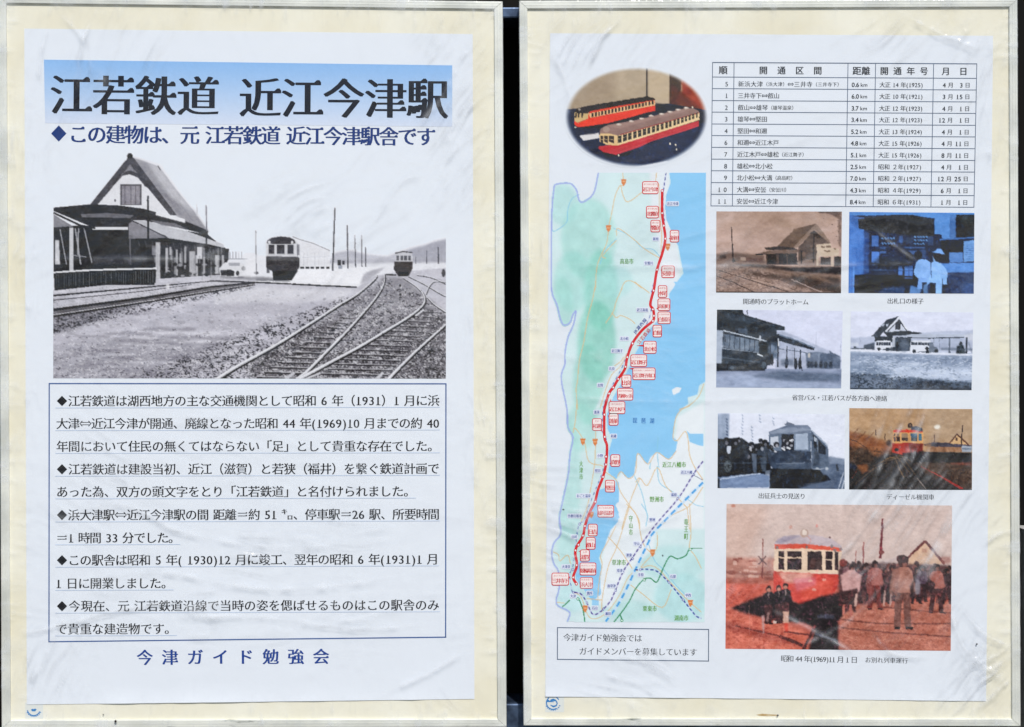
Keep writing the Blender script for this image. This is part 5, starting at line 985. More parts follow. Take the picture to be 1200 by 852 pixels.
# ---- lake map
def zz(ox, oy): return lambda pts: [(ox + x / 5.68, oy + y / 5.68) for x, y in pts]
A1, A2, A3, A4 = zz(640, 190), zz(640, 330), zz(640, 470), zz(640, 590)
def smooth(pts, n=6):
    pts = np.array(pts, float); out = []; P = np.vstack([2 * pts[0] - pts[1], pts, 2 * pts[-1] - pts[-2]])
    for k in range(1, len(P) - 2):
        for t in np.linspace(0, 1, n, endpoint=False):
            a, b, c, d = P[k - 1:k + 3]; out.append(.5 * (2 * b + (c - a) * t + (2 * a - 5 * b + 4 * c - d) * t * t + (3 * b - a - 3 * c + d) * t ** 3))
    return np.array(out + [pts[-1]])
WEST = A1([(350, 68), (325, 190), (290, 240), (240, 268), (218, 245), (210, 200), (190, 165), (155, 140), (70, 148), (55, 180), (42, 330), (38, 600), (40, 850)]) + A2([(75, 150), (100, 250), (125, 290), (165, 270), (180, 225), (203, 195), (185, 290), (150, 370), (130, 480), (130, 550), (108, 610), (110, 680), (145, 850)]) + A3([(150, 170), (185, 240), (165, 350), (155, 480), (120, 650), (95, 780), (105, 850)]) + A4([(95, 100), (105, 200), (60, 260), (45, 330), (60, 400), (90, 450), (95, 560), (75, 640), (90, 680), (165, 720), (150, 782)])
ROUTE = A1([(772, 190), (772, 340), (783, 425), (793, 510), (775, 600), (738, 715), (720, 830)]) + A2([(715, 60), (693, 150), (712, 185), (717, 230), (708, 264), (640, 322), (575, 410), (540, 505), (528, 570), (510, 605), (480, 648), (447, 705), (418, 745), (390, 840)]) + A3([(387, 90), (388, 240), (405, 300), (398, 420), (378, 505), (345, 590), (325, 670), (290, 740)]) + A4([(258, 150), (245, 215), (195, 310), (205, 410), (180, 490), (202, 535)])
def lakemap():
    p = Pic(646, 202.5, 827, 728.5, (214, 235, 236), 2, 51)
    L = (214, 234, 236)
    p.poly(WEST + [(827, 729), (827, 202)], L, 1, 0, (30, 30, 6)); p.k[:] = 0
    p.poly(WEST + [(827, 729), (827, 202)], L, .01)
    land = p.k.copy() > 0; p.k[:] = land
    for cx, cy, rx, ry, c, a in ((690, 280, 26, 40, (176, 222, 214), .8), (705, 340, 16, 40, (150, 214, 198), .8), (700, 400, 18, 40, (142, 208, 190), .9), (690, 450, 14, 40, (158, 214, 200), .8), (672, 330, 18, 30, (168, 220, 212), .7), (660, 360, 10, 30, (176, 222, 214), .7), (682, 500, 14, 24, (176, 222, 214), .7),
                                 (665, 560, 14, 60, (186, 226, 222), .7), (720, 330, 18, 16, (190, 228, 230), .7), (660, 240, 14, 20, (182, 222, 220), .7), (672, 640, 14, 30, (188, 226, 224), .7), (800, 700, 26, 24, (190, 228, 232), .8), (790, 660, 30, 18, (196, 230, 232), .7), (740, 715, 24, 10, (196, 230, 230), .7), (672, 700, 14, 14, (196, 230, 236), .7)):
        p.ell(cx, cy, rx * 1.25, ry * 1.2, np.array(c) - np.array((14, 4, 6)), a * .62, 5, (9, 12, 20))
    p.poly(A1([(690, 70), (820, 70), (830, 300), (900, 700), (860, 850), (700, 850), (760, 600), (700, 300)]), (232, 238, 243), .9, 3); p.poly(A2([(700, 0), (870, 0), (820, 140), (760, 250), (620, 330), (560, 450), (430, 700), (350, 850), (330, 850), (440, 620), (600, 330), (690, 150)]), (232, 238, 243), .8, 2.5)
    p.poly(A3([(880, 100), (1060, 0), (1060, 850), (450, 850), (480, 520), (620, 340), (850, 330)]), (236, 241, 245), .95, 3); p.poly(A4([(420, 0), (760, 0), (720, 300), (560, 440), (440, 700), (330, 640), (380, 350)]), (236, 241, 245), .9, 4)
    W = (152, 208, 244)
    p.poly(A1([(820, 68), (828, 140), (800, 215), (792, 300), (800, 380), (830, 450), (880, 560), (897, 650), (915, 740), (870, 800), (840, 850), (1068, 850), (1068, 68)]), W, 1, .3, (40, 40, 4))
    lake = A2([(850, 0), (865, 20), (820, 80), (822, 140), (800, 220), (742, 262), (680, 330), (640, 400), (600, 470), (560, 560), (530, 620), (490, 700), (450, 770), (420, 852)]) + A3([(408, 90), (412, 180), (445, 250), (420, 340), (430, 400), (418, 470), (470, 522), (482, 500), (505, 468), (530, 500), (555, 512), (590, 490), (600, 420), (615, 345), (650, 390), (682, 415), (700, 370), (740, 340), (820, 386), (866, 340), (880, 262), (850, 240), (862, 120), (900, 58), (960, 30)]) + A2([(900, 850), (950, 810), (945, 770), (1010, 750), (1022, 690), (1062, 665), (1062, 0)])
    p.poly(lake, W, 1, .3, (40, 40, 4))
    p.poly(A2([(840, 720), (870, 700), (905, 705), (890, 735), (850, 755)]), (236, 240, 244)); 
    p.poly(A3([(350, 592), (455, 556), (488, 600), (490, 660), (468, 690), (490, 740), (485, 800), (440, 852), (255, 852), (285, 750), (330, 680)]), W, 1, .3); p.poly(A3([(470, 520), (490, 540), (490, 670), (470, 676)]), W, .9, .3)
    p.poly(A4([(258, 150), (350, 90), (470, 28), (495, 90), (440, 165), (410, 240), (385, 320), (358, 360), (378, 420), (368, 500), (372, 600), (330, 640), (310, 640), (280, 600), (250, 560), (205, 500), (200, 430), (262, 330), (320, 260), (330, 180)]), W, 1, .4); p.rect(695, 702, 703, 709, W, .9, .5)
    p.poly(A3([(940, 195), (960, 215), (1052, 215), (1052, 300), (1010, 290), (960, 270)]), W, .95, .5); p.line(A3([(1052, 700), (1000, 690), (960, 660), (930, 640)]), .8, (150, 206, 232), .9)
    for pts in (A3([(745, 430), (760, 540), (830, 590), (900, 640)]), A3([(590, 490), (640, 600), (680, 760)]), A4([(640, 0), (680, 70), (670, 150)]), A4([(690, 270), (730, 380), (790, 440), (870, 540), (930, 600)]), A1([(220, 215), (170, 250), (145, 330), (140, 400), (60, 460), (40, 440)]), A1([(450, 440), (520, 470), (580, 510), (640, 570), (710, 580), (760, 630)]), A1([(360, 680), (400, 580), (470, 510)]), A3([(750, 240), (745, 340), (755, 440)]), A3([(700, 400), (695, 450)])):
        p.line(smooth(pts, 4), 1.0, (150, 206, 230), .9)
    RD = (226, 196, 152)
    for pts in (A1([(510, 70), (517, 150), (490, 160), (460, 230), (440, 330), (417, 440), (405, 540), (345, 680), (330, 850)]), A1([(500, 160), (510, 210), (545, 265), (640, 200)]), A1([(735, 70), (730, 140), (750, 150), (752, 260), (760, 380), (770, 480), (765, 600)]), A1([(470, 490), (480, 440), (580, 510), (660, 580), (760, 640)]), A1([(400, 640), (380, 620), (470, 520)]), A1([(500, 850), (530, 795), (580, 795), (640, 840)]),
                A2([(335, 0), (310, 130), (280, 240), (255, 400), (225, 530), (215, 650), (205, 720), (215, 850)]), A2([(590, 0), (690, 75)]), A2([(510, 40), (470, 130), (450, 200), (400, 275)]), A2([(440, 205), (470, 240), (500, 225), (560, 250), (595, 280)]), A2([(460, 560), (500, 530), (520, 500)]), A2([(365, 840), (400, 720), (440, 620), (500, 560), (540, 480)]),
                A3([(210, 0), (200, 130), (185, 210), (200, 180), (260, 270), (290, 400), (380, 430), (400, 470), (470, 520), (500, 600), (560, 690), (620, 780), (630, 852)]), A3([(335, 200), (330, 400), (300, 600), (280, 700), (240, 800)]), A3([(880, 260), (930, 200), (950, 260), (960, 360), (1000, 450), (1048, 520)]), A3([(600, 540), (630, 510), (680, 560), (745, 440), (800, 560), (880, 640), (940, 705)]), A3([(1048, 570), (990, 660), (940, 710), (840, 760), (780, 820)]), A3([(945, 705), (960, 852)]), A3([(630, 510), (590, 600), (540, 740), (510, 850)]),
                A2([(1052, 680), (1020, 760), (960, 820), (890, 850)]), A3([(960, 30), (900, 60), (865, 120), (850, 245), (880, 262)]), A3([(480, 500), (505, 468), (555, 514), (600, 470), (615, 345), (682, 418), (740, 340), (820, 386), (870, 330)]),
                A4([(960, 0), (970, 200), (960, 290), (1000, 350), (1040, 430)]), A4([(745, 190), (740, 300), (640, 420), (700, 410), (760, 440), (840, 530), (960, 650), (1040, 720)]), A4([(420, 220), (500, 310), (580, 430)]), A4([(470, 150), (430, 230), (370, 340), (380, 400), (360, 520), (350, 640)]), A4([(560, 20), (480, 280), (420, 420), (380, 640), (380, 720)]), A4([(540, 0), (610, 80), (650, 260), (720, 340)]), A4([(640, 430), (560, 480), (500, 600), (440, 690), (390, 740), (330, 765), (285, 740), (240, 620), (190, 590)]), A4([(55, 320), (90, 340), (100, 380), (150, 340), (170, 400)]), A4([(570, 540), (650, 600), (780, 690), (840, 570)]), A4([(280, 630), (380, 640)]), A4([(80, 655), (130, 660)])):
        p.line(smooth(pts, 4), .95, RD, .95)
    p.line(smooth(WEST, 3), 1.7, (168, 178, 232), .9, .35)
    def dash(pts, w_, base, c, on, off):
        q = smooth(pts, 8); p.line(q, w_, base); d = np.concatenate([[0], np.cumsum(np.linalg.norm(np.diff(q, axis=0), axis=1))]); s_ = 0
        while s_ < d[-1]:
            t = np.linspace(s_, min(s_ + on, d[-1]), 3); p.line(np.stack([np.interp(t, d, q[:, 0]), np.interp(t, d, q[:, 1])], 1), w_ * .85, c); s_ += on + off
    dash(A3([(1048, 400), (985, 485), (885, 645), (720, 840)]) + A4([(580, 360), (520, 450), (470, 570), (440, 640), (390, 700), (340, 735), (310, 725), (280, 660), (240, 600), (190, 588)]), 1.7, (206, 206, 232), (84, 70, 150), 3.4, 3)
    dash(A3([(1048, 540), (740, 852)]) + A4([(690, 250), (600, 440), (540, 570), (480, 680), (405, 782)]), 2.8, (206, 228, 246), (90, 172, 232), 6.5, 5)
    dash(A4([(600, 440), (680, 436), (750, 452), (830, 530), (920, 640), (1000, 740), (1038, 762)]), 1.7, (206, 214, 240), (50, 80, 160), 3.4, 2.6)
    dash(A1([(798, 70), (780, 200), (778, 300), (790, 420)]), 1.2, (200, 204, 232), (60, 70, 150), 3, 3); dash(A1([(790, 520), (760, 640), (735, 760)]) + A2([(705, 60), (700, 200), (660, 300), (575, 400), (545, 480), (505, 580), (440, 700), (395, 800)]) + A3([(380, 90), (382, 200), (408, 270), (390, 440), (330, 600), (290, 700), (262, 790)]) + A4([(225, 140), (205, 260), (185, 420), (165, 470), (180, 590)]), 1.0, (206, 210, 236), (70, 90, 170), 3, 4.5)
    for pts in (A4([(1045, 295), (965, 300), (935, 345), (880, 365), (830, 350), (790, 420), (765, 480), (740, 522), (700, 495), (655, 505), (600, 570), (560, 650), (500, 735), (460, 785)]), A4([(230, 640), (255, 710), (265, 782)]), A4([(165, 640), (140, 665), (115, 685)]), A4([(500, 735), (515, 775)])): p.line(smooth(pts, 6), 1.25, (38, 140, 88))
    for x, y in A4([(965, 302), (660, 505), (512, 775), (220, 632)]): p.ell(x, y, 1.7, 1.9, (38, 140, 88)); p.ell(x, y, 1, 1.2, (240, 246, 244))
    for x, y in A1([(517, 135), (417, 443), (810, 566)]) + A3([(250, 270), (332, 274), (307, 755)]) + A4([(715, 328), (968, 662), (268, 700)]):
        p.poly([(x - 3, y - 4), (x + 3, y - 4), (x + 2.4, y + 1), (x, y + 4.4), (x - 2.4, y + 1)], (222, 140, 84)); p.line([(x - 1.6, y - 1), (x + 1.6, y - 1)], 1.4, (240, 196, 160), .8)
    for x, y in A3([(985, 487), (882, 648)]) + A4([(635, 285), (583, 365), (518, 455), (470, 575), (390, 700), (635, 437), (825, 522), (920, 640), (230, 135), (185, 437), (280, 660), (190, 588)]): p.ell(x, y, 1.4, 1.6, (70, 80, 160)); p.ell(x, y, .8, 1, (244, 246, 250))
    p.line(A3([(985, 490), (1048, 525)]), .5, (60, 70, 110)); p.ell(*A3([(122, 720)])[0], .9, 1, (30, 30, 40)); p.ell(*A4([(783, 345)])[0], .8, 1, (30, 30, 40))
    p.rect(640, 724.6, 827, 729, (214, 226, 236), .0); p.contrast(1.12, 236); p.grain(2.5, 1.2)
    o = p.build('route_map', 'R', posterR, [(645.5, 202.5), (827.2, 202.5), (825.6, 729), (644.5, 729)], keep=lambda q, k: k > .5); return o
rmap = lakemap()
M_red = mat('red_ink', (222, 30, 38), .6, noise=.12, scale=120, spec=.2); M_pink = mat('pale_pink_ink', (250, 236, 234), .6, spec=.2, noise=.03); M_whiteink = mat('white_ink', (240, 242, 246), .6, spec=.2, noise=.02)
M_green = mat('green_ink', (118, 178, 92), .6, noise=.12, scale=120, spec=.2); M_lake = mat('lake_blue_ink', (52, 136, 208), .6, noise=.12, scale=120, spec=.2); M_jr = mat('violet_blue_ink', (86, 104, 178), .6, noise=.12, scale=120, spec=.2); M_jrbox = mat('pale_violet_ink', (226, 232, 246), .6, spec=.2, noise=.02)
M_faint = mat('faded_red_ink', (222, 96, 104), .6, noise=.12, spec=.2)
i = Ink('R', 0.0011); i.line(smooth(ROUTE, 5), 3.1)
i.build('route_line', M_red, rmap)
STN = A1([(772, 192), (772, 340), (783, 423), (793, 510), (738, 716)]) + A2([(715, 60), (710, 185), (717, 228), (710, 262), (575, 412), (540, 503), (528, 567), (480, 648), (447, 705), (419, 745)]) + A3([(388, 90), (390, 238), (398, 370), (398, 422), (379, 505), (327, 670)]) + A4([(258, 150), (245, 213), (215, 275), (195, 312), (203, 410), (180, 492), (201, 534)])
for x, y in STN: i = Ink('R', 0.0013); i.disc(x, y, 1.75, 2.0, 0, 0, 14); i.disc(x, y, .95, 1.1, .0001, 1, 12); i.build('station_marker', [M_red, M_whiteink], rmap)
LAB = [('近江今津', 762, 220, 19, 15, (773.5, 223), 1), ('北饗庭', 764.6, 248.6, 15, 14.5, (773.5, 250), 1), ('饗庭', 768, 265, 11.5, 14.5, (775.5, 264.5), 1), ('新旭', 790.4, 276.8, 11, 14.5, (781.5, 279.5), 1), ('安曇川', 782.8, 318.5, 15.5, 14.5, (772, 316.5), 1),
       ('水尾', 776.4, 341.6, 11, 14.5, (768.5, 341.5), 1), ('高島町', 778, 357, 15, 14.5, (767, 361.5), 1), ('白鬚浜', 778.2, 372.4, 15.5, 14.5, (768.5, 371.5), 1), ('白鬚', 770.2, 388, 11, 14.5, (766, 378.5), 1), ('北小松', 761.6, 407, 15.5, 15, (743.5, 405), 1),
       ('近江舞子', 748.5, 422.6, 19.5, 14.5, (737, 419.5), 1), ('近江舞子南口', 754.6, 438, 27, 14.5, (735, 432), 1), ('比良', 734, 446.6, 11.5, 15, (726.5, 445), 1), ('青柳ヶ浜', 732.6, 462, 19, 14.5, (721, 457), 1), ('近江木戸', 723, 477.6, 19.5, 15, (715.5, 465), 1),
       ('蓬莱', 719, 491.4, 11.5, 14.5, (710, 487.5), 1), ('和邇', 699.6, 497.4, 11.5, 14.5, (707.5, 508), 0), ('真野', 721, 539.6, 11.5, 14.5, (712, 543), 1), ('堅田', 714.8, 569.6, 11.5, 14.5, (708.5, 561), 1), ('雄琴温泉', 709.8, 599, 19.5, 14.5, (698.5, 590), 1),
       ('日吉', 694.6, 621, 11.5, 14.5, (687, 617), 1), ('叡山', 692.2, 636.6, 11.5, 14.5, (684.5, 630), 1), ('滋賀', 685.4, 650.8, 11.5, 14, (676, 646), 1), ('競輪場前', 689, 666.6, 19.5, 15, (677.5, 663), 1), ('三井寺下', 656.6, 678.5, 20.5, 15, (670.5, 676.5), 1), ('浜大津', 687.2, 683, 15.5, 13.5, (677, 684), 0)]
FURI = {2: 3, 3: 4, 4: 5, 6: 8}
for t, cx, cy, w_, h, tip, bold in LAB:
    i = Ink('R', 0.0014)
    a = np.array([cx + np.clip(tip[0] - cx, -w_ / 2 + 1, w_ / 2 - 1), cy + np.clip(tip[1] - cy, -h / 2 + 1, h / 2 - 1)]); b = np.array(tip); d = b - a; L = np.linalg.norm(d)
    if L > 2: n = np.array([-d[1], d[0]]) / L; i.quad([a + n * 1.2, a - n * 1.2, b - d / L * 2.0], 0, 0)
    i.rbox(cx - w_ / 2, cy - h / 2, cx + w_ / 2, cy + h / 2, 2.2, .0001, 0); i.rbox(cx - w_ / 2 + .9, cy - h / 2 + .9, cx + w_ / 2 - .9, cy + h / 2 - .9, 1.5, .0002, 1)
    n = len(t); em = min(5.6, (w_ - 1.8) / n * 1.16); i.text(t, em * 1.12, (cx - w_ / 2 + 1, cy + 2.0), (cx + w_ / 2 - 1, cy + 2.0), 'map', .0003, 0)
    f = {'近江今津': 'おうみいまづ', '北饗庭': 'きたあいば', '饗庭': 'あいば', '新旭': 'しんあさひ', '安曇川': 'あどがわ', '水尾': 'みずお', '高島町': 'たかしまちょう', '白鬚浜': 'しらひげはま', '白鬚': 'しらひげ', '北小松': 'きたこまつ', '近江舞子': 'おうみまいこ', '近江舞子南口': 'おうみまいこみなみぐち', '比良': 'ひら', '青柳ヶ浜': 'あおやぎがはま', '近江木戸': 'おうみきど', '蓬莱': 'ほうらい', '和邇': 'わに', '真野': 'まの', '堅田': 'かたた', '雄琴温泉': 'おごとおんせん', '日吉': 'ひよし', '叡山': 'えいざん', '滋賀': 'しが', '競輪場前': 'けいりんじょうまえ', '三井寺下': 'みいでらした', '浜大津': 'はまおおつ'}[t]
    fw = min(w_ - 3, 2.6 * len(f)); i.text(f, min(2.6, fw / len(f) * 1.1), (cx - fw / 2, cy - 4.0), (cx + fw / 2, cy - 4.0), 'small', .0003, 2)
    i.build('station_label', [M_red if bold else M_faint, M_pink, M_red if bold else M_faint], rmap)
for t, cx, cy, em, vert in (('高島市', 734.4, 306.2, 5.4, 0), ('大津市', 681, 551, 7.6, 1), ('近江八幡市', 790, 544.4, 5.6, 0), ('野洲市', 769.6, 585, 5.6, 0), ('守山市', 739.2, 615.6, 8, 1), ('竜王町', 804, 620, 8.4, 1), ('草津市', 725.2, 659, 5.6, 0), ('栗東市', 761.4, 713, 5.6, 0), ('湖南市', 798.4, 724, 5.6, 0)):
    i = Ink('R', 0.0013); L = em * len(t)
    if vert: i.text(t, em * .98, (cx, cy - L / 2), (cx, cy + L / 2), 'map', vertical=True, xs=.62)
    else: i.text(t, em * 1.3, (cx - L / 2, cy), (cx + L / 2, cy), 'map', xs=.76)
    i.build('city_name', M_green, rmap)
i = Ink('R', 0.0013); i.text('琵琶湖', 7, (739, 492.4), (769, 493.2), 'map', xs=.8); i.build('lake_name', M_lake, rmap)
i = Ink('R', 0.0013)
for t, cx, cy in (('近江今津', 788.3, 238.8), ('新旭', 768.4, 280), ('安曇川', 760.2, 308.4), ('近江高島', 752.8, 363.2), ('北小松', 731.6, 396.8), ('近江舞子', 723.2, 411.2), ('比良', 717, 432), ('志賀', 703.4, 451.4), ('蓬莱', 699.4, 483), ('和邇', 719, 511), ('小野', 703.2, 534), ('堅田', 700.4, 551.6), ('おごと温泉', 684, 581), ('比叡山坂本', 673.6, 604.6), ('唐崎', 673, 629), ('大津京', 663.4, 664), ('近江八幡', 804.6, 553.4), ('篠原', 789.8, 579.8), ('野洲', 764.4, 609), ('守山', 746, 637), ('栗東', 737.2, 650.4), ('草津', 726.2, 668.6), ('南草津', 716.6, 686.6), ('手原', 751, 673.4), ('石部', 788.6, 675.4), ('甲西', 806.4, 697.4), ('石山', 697, 712.4), ('瀬田', 712.4, 719), ('膳所', 691, 695), ('大津', 671.6, 698.4)):
    i = Ink('R', 0.0013); w_ = 3.3 * len(t) + 1.6; i.rbox(cx - w_ / 2, cy - 2.9, cx + w_ / 2, cy + 2.9, 1.2, 0, 1); i.text(t, 4.2, (cx - w_ / 2 + .8, cy), (cx + w_ / 2 - .8, cy), 'map', .00012, 0, xs=.8); i.build('stop_name', [M_jr, M_jrbox], rmap)
i = Ink('R', 0.0013); i.text('JR湖西線', 5, (742.5, 391), (757, 373.5), 'map'); i.build('line_name', M_jr, rmap)
i = Ink('R', 0.0013); i.text('江若鉄道', 5.4, (747.5, 402.5), (761.5, 385.5), 'map'); i.build('line_name', M_faint, rmap)

# ---- small round emblem stickers on the boards
M_em = mat('emblem_blue', (40, 128, 196), .5, noise=.1, spec=.3); M_lb = mat('sticker_film', (226, 230, 226), .4, spec=.4, noise=.03)
def sticker(b, cx, cy, r, lb, worn=False):
    t = thing('sticker', lb, 'sticker', tuple(U([(cx, cy + r + 2)], b)[0]), 'small emblem stickers')
    i = Ink(b, 0.0002); i.rbox(cx - 9, cy - 8, cx + 13, cy + 11, 1) if b == 'R' else i.rbox(cx - 10, cy - 8, cx + 11, cy + 11, 1); i.build('backing_film', M_lb, t)
    i = Ink(b, 0.00035)
    def arc(rad, a0, a1, w_, n=16): a = np.radians(np.linspace(a0, a1, n)); return np.stack([cx + rad * np.cos(a), cy + rad * np.sin(a)], 1), w_
    if not worn: i.line(*arc(r, -28, -58, 1.2, 6)); i.line(*arc(r, 232, 58, 1.3, 30))
    else: i.line(*arc(r, 172, 20, 1.3, 24)); i.quad([(cx - 3.4, cy + .4), (cx - 1, cy - .8), (cx, cy), (cx + 1.6, cy - 1), (cx + 3.4, cy + .2), (cx + 1.6, cy + 2.4), (cx - 1.8, cy + 2.4)])
    for k in range(9): i.line(*arc(r + .9, 20 + k * 16, 28 + k * 16, 1.7, 4), .00004)
    if not worn: i.quad([(cx - 4, cy - 1.5), (cx - 2.5, cy - 4), (cx + .5, cy - 5), (cx + 3.5, cy - 3.6), (cx + 4, cy - 1.8), (cx, cy - 2)]); i.line([(cx + 3.6, cy - 2.4), (cx + 5, cy + .5), (cx + 4, cy + 3.2), (cx + .5, cy + 4.4), (cx - 3, cy + 2.6)], [1.6, 1.4, 1.6, 2.2, .8], .00004); i.line([(cx - 6.5, cy - 2.5), (cx - 3.6, cy - 1.6), (cx + 1, cy - 1.2)], [3.4, 1.4, .6], .00008)
    i.build('emblem', M_em, t)
sticker('R', 648, 823.6, 7.6, 'clear square sticker with round blue emblem below the map poster corner')
sticker('L', 39.6, 831.2, 7.4, 'worn half-moon of a round blue emblem sticker below the station poster corner', True)
def nail(b, x, y, lift, lb, r=.0011):
    c = U([(x, y)], b, lift)[0]; V = []; F = []; n = 12
    for (rr, d) in ((0.3, .0), (.3, -.001), (1, -.001), (.9, -.0018), (.45, -.0023)):
        for k in range(n): a = 2 * math.pi * k / n; V.append((c[0] + rr * r * math.cos(a), c[1] + d + .0006, c[2] + rr * r * math.sin(a)))
    for q in range(4): F += [(q * n + k, q * n + (k + 1) % n, (q + 1) * n + (k + 1) % n, (q + 1) * n + k) for k in range(n)]
    F.append(tuple(range(4 * n, 5 * n)))
    o = mesh_obj('nail', V, F, mat('rusty_nail', (40, 32, 26), .6, metal=.4, noise=.4)); tag(o, lb, 'nail', 'small dark nails')
nail('L', 136.6, 844, 0.0045, 'small dark nail on the lower rail of the left board', .0014); nail('L', 121.3, 837, 0.0008, 'tiny dark nail in the cream strip under the station poster', .0007)
nail('R', 911.2, 838, 0.0008, 'small dark nail beside a rust stain under the map poster', .0011); nail('R', 1144.2, 754.4, 0.0012, 'tiny dark nail on white paper right of the reddish crowd photograph', .0009)
st = Ink('R', 0.00022); st.quad([(886, 837.6), (893, 836.4), (902, 836.8), (910.4, 837.4), (910.4, 838.8), (900, 839.4), (890, 838.8)]); so_ = st.build('rust_stain', mat('rust', (176, 140, 84), .8, noise=.5, scale=90, col2=(214, 196, 150)), None)
tag(so_, 'thin brown rust stain left of the nail under the map poster', 'stain')

# ================================================================== clear plastic wrapped over each board
def film_mat():
    m = bpy.data.materials.new('clear_plastic'); m.use_nodes = True; nt = m.node_tree; nt.nodes.clear(); N = nt.nodes.new; L = nt.links.new
    out = N('ShaderNodeOutputMaterial'); tr = N('ShaderNodeBsdfTransparent'); tr.inputs[0].default_value = (0.975, 0.98, 0.985, 1)
    gl = N('ShaderNodeBsdfGlossy'); gl.inputs['Roughness'].default_value = 0.11; gl.inputs[0].default_value = (1, 1, 1, 1)
    df = N('ShaderNodeBsdfDiffuse'); df.inputs[0].default_value = (0.85, 0.88, 0.92, 1)
    tc = N('ShaderNodeTexCoord')
    nz = N('ShaderNodeTexNoise'); nz.inputs['Scale'].default_value = 260; nz.inputs['Detail'].default_value = 4; L(tc.outputs['Object'], nz.inputs['Vector'])
    n2 = N('ShaderNodeTexNoise'); n2.inputs['Scale'].default_value = 55; n2.inputs['Detail'].default_value = 3; L(tc.outputs['Object'], n2.inputs['Vector'])
    b1 = N('ShaderNodeBump'); b1.inputs['Strength'].default_value = 0.10; b1.inputs['Distance'].default_value = 0.002; L(nz.outputs['Fac'], b1.inputs['Height'])
    b2 = N('ShaderNodeBump'); b2.inputs['Strength'].default_value = 0.22; b2.inputs['Distance'].default_value = 0.006; L(n2.outputs['Fac'], b2.inputs['Height']); L(b1.outputs[0], b2.inputs['Normal'])
    L(b2.outputs[0], gl.inputs['Normal'])
    ge = N('ShaderNodeNewGeometry'); dt = N('ShaderNodeVectorMath'); dt.operation = 'DOT_PRODUCT'; L(ge.outputs['Incoming'], dt.inputs[0]); L(b2.outputs[0], dt.inputs[1])
    def mth(op, a, bb=None):
        n = N('ShaderNodeMath'); n.operation = op; n.use_clamp = op == 'SUBTRACT'
        for k, q in enumerate((a, bb)):
            if q is None: continue
            if isinstance(q, (int, float)): n.inputs[k].default_value = q
            else: L(q, n.inputs[k])
        return n.outputs[0]
    ca = mth('ABSOLUTE', dt.outputs['Value']); sch = mth('POWER', mth('SUBTRACT', 1.0, ca), 5.0)   # reflectance of both faces of the film
    mu = N('ShaderNodeMath'); mu.operation = 'MULTIPLY_ADD'; mu.use_clamp = True; L(sch, mu.inputs[0]); mu.inputs[1].default_value = 0.6; mu.inputs[2].default_value = FILM_GLOSS
    # old film: faintly milky, more so in worn patches
    n3 = N('ShaderNodeTexNoise'); n3.inputs['Scale'].default_value = 9; n3.inputs['Detail'].default_value = 6; L(tc.outputs['Object'], n3.inputs['Vector'])
    mr = N('ShaderNodeMapRange'); mr.inputs['From Min'].default_value = 0.35; mr.inputs['From Max'].default_value = 0.75; mr.inputs['To Min'].default_value = 0.0; mr.inputs['To Max'].default_value = 0.016; L(n3.outputs['Fac'], mr.inputs[0])
    # folds: crease glints painted in as white, flank shade painted as lower transmission
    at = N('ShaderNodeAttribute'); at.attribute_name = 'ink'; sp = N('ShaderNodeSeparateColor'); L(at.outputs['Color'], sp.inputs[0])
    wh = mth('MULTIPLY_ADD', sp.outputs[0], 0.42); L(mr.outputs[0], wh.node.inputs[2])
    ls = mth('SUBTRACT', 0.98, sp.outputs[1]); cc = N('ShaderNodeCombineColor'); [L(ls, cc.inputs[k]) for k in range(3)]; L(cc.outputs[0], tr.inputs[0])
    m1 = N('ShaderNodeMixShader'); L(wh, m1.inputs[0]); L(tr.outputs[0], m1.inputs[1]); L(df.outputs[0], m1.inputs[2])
    g2 = N('ShaderNodeBsdfGlossy'); g2.inputs['Roughness'].default_value = 0.34; L(b2.outputs[0], g2.inputs['Normal'])
    m3 = N('ShaderNodeMixShader'); m3.inputs[0].default_value = 0.012; L(m1.outputs[0], m3.inputs[1]); L(g2.outputs[0], m3.inputs[2])
    m2 = N('ShaderNodeMixShader'); L(mu.outputs[0], m2.inputs[0]); L(m3.outputs[0], m2.inputs[1]); L(gl.outputs[0], m2.inputs[2]); L(m2.outputs[0], out.inputs[0])
    return m
FILM_GLOSS = 0.016
M_film = film_mat()
def ridge(X, Y, ang, across, along, seed, sharp=2.0):
    c, s = math.cos(R(ang)), math.sin(R(ang)); a = X * c + Y * s; b = -X * s + Y * c
    wv = (fbm(X / 90, Y / 90, seed + 50, 2) - .5) * across * 3
    n = fbm((b + wv) / across, a / along, seed, 2)
    return np.clip(1 - np.abs(2 * n - 1) * 1.6, 0, 1) ** sharp
def bump_at(X, Y, cx, cy, rx, ry): return np.exp(-(((X - cx) / rx) ** 2 + ((Y - cy) / ry) ** 2))
def crease(X, Y, pts, w_, h):
    H = np.zeros_like(X); pts = smooth(pts, 6)
    D = np.full(X.shape, 1e9); T = np.zeros_like(X); n = len(pts) - 1
    for k in range(n):
        a, b = pts[k], pts[k + 1]; d = b - a; l2 = d @ d
        t = np.clip(((X - a[0]) * d[0] + (Y - a[1]) * d[1]) / l2, 0, 1); dd = np.hypot(X - a[0] - t * d[0], Y - a[1] - t * d[1])
        m = dd < D; D = np.where(m, dd, D); T = np.where(m, (k + t) / n, T)
    return h * np.exp(-(D / w_) ** 1.4) * np.clip(np.sin(np.pi * np.clip(T, 0, 1)) * 1.6, 0, 1)
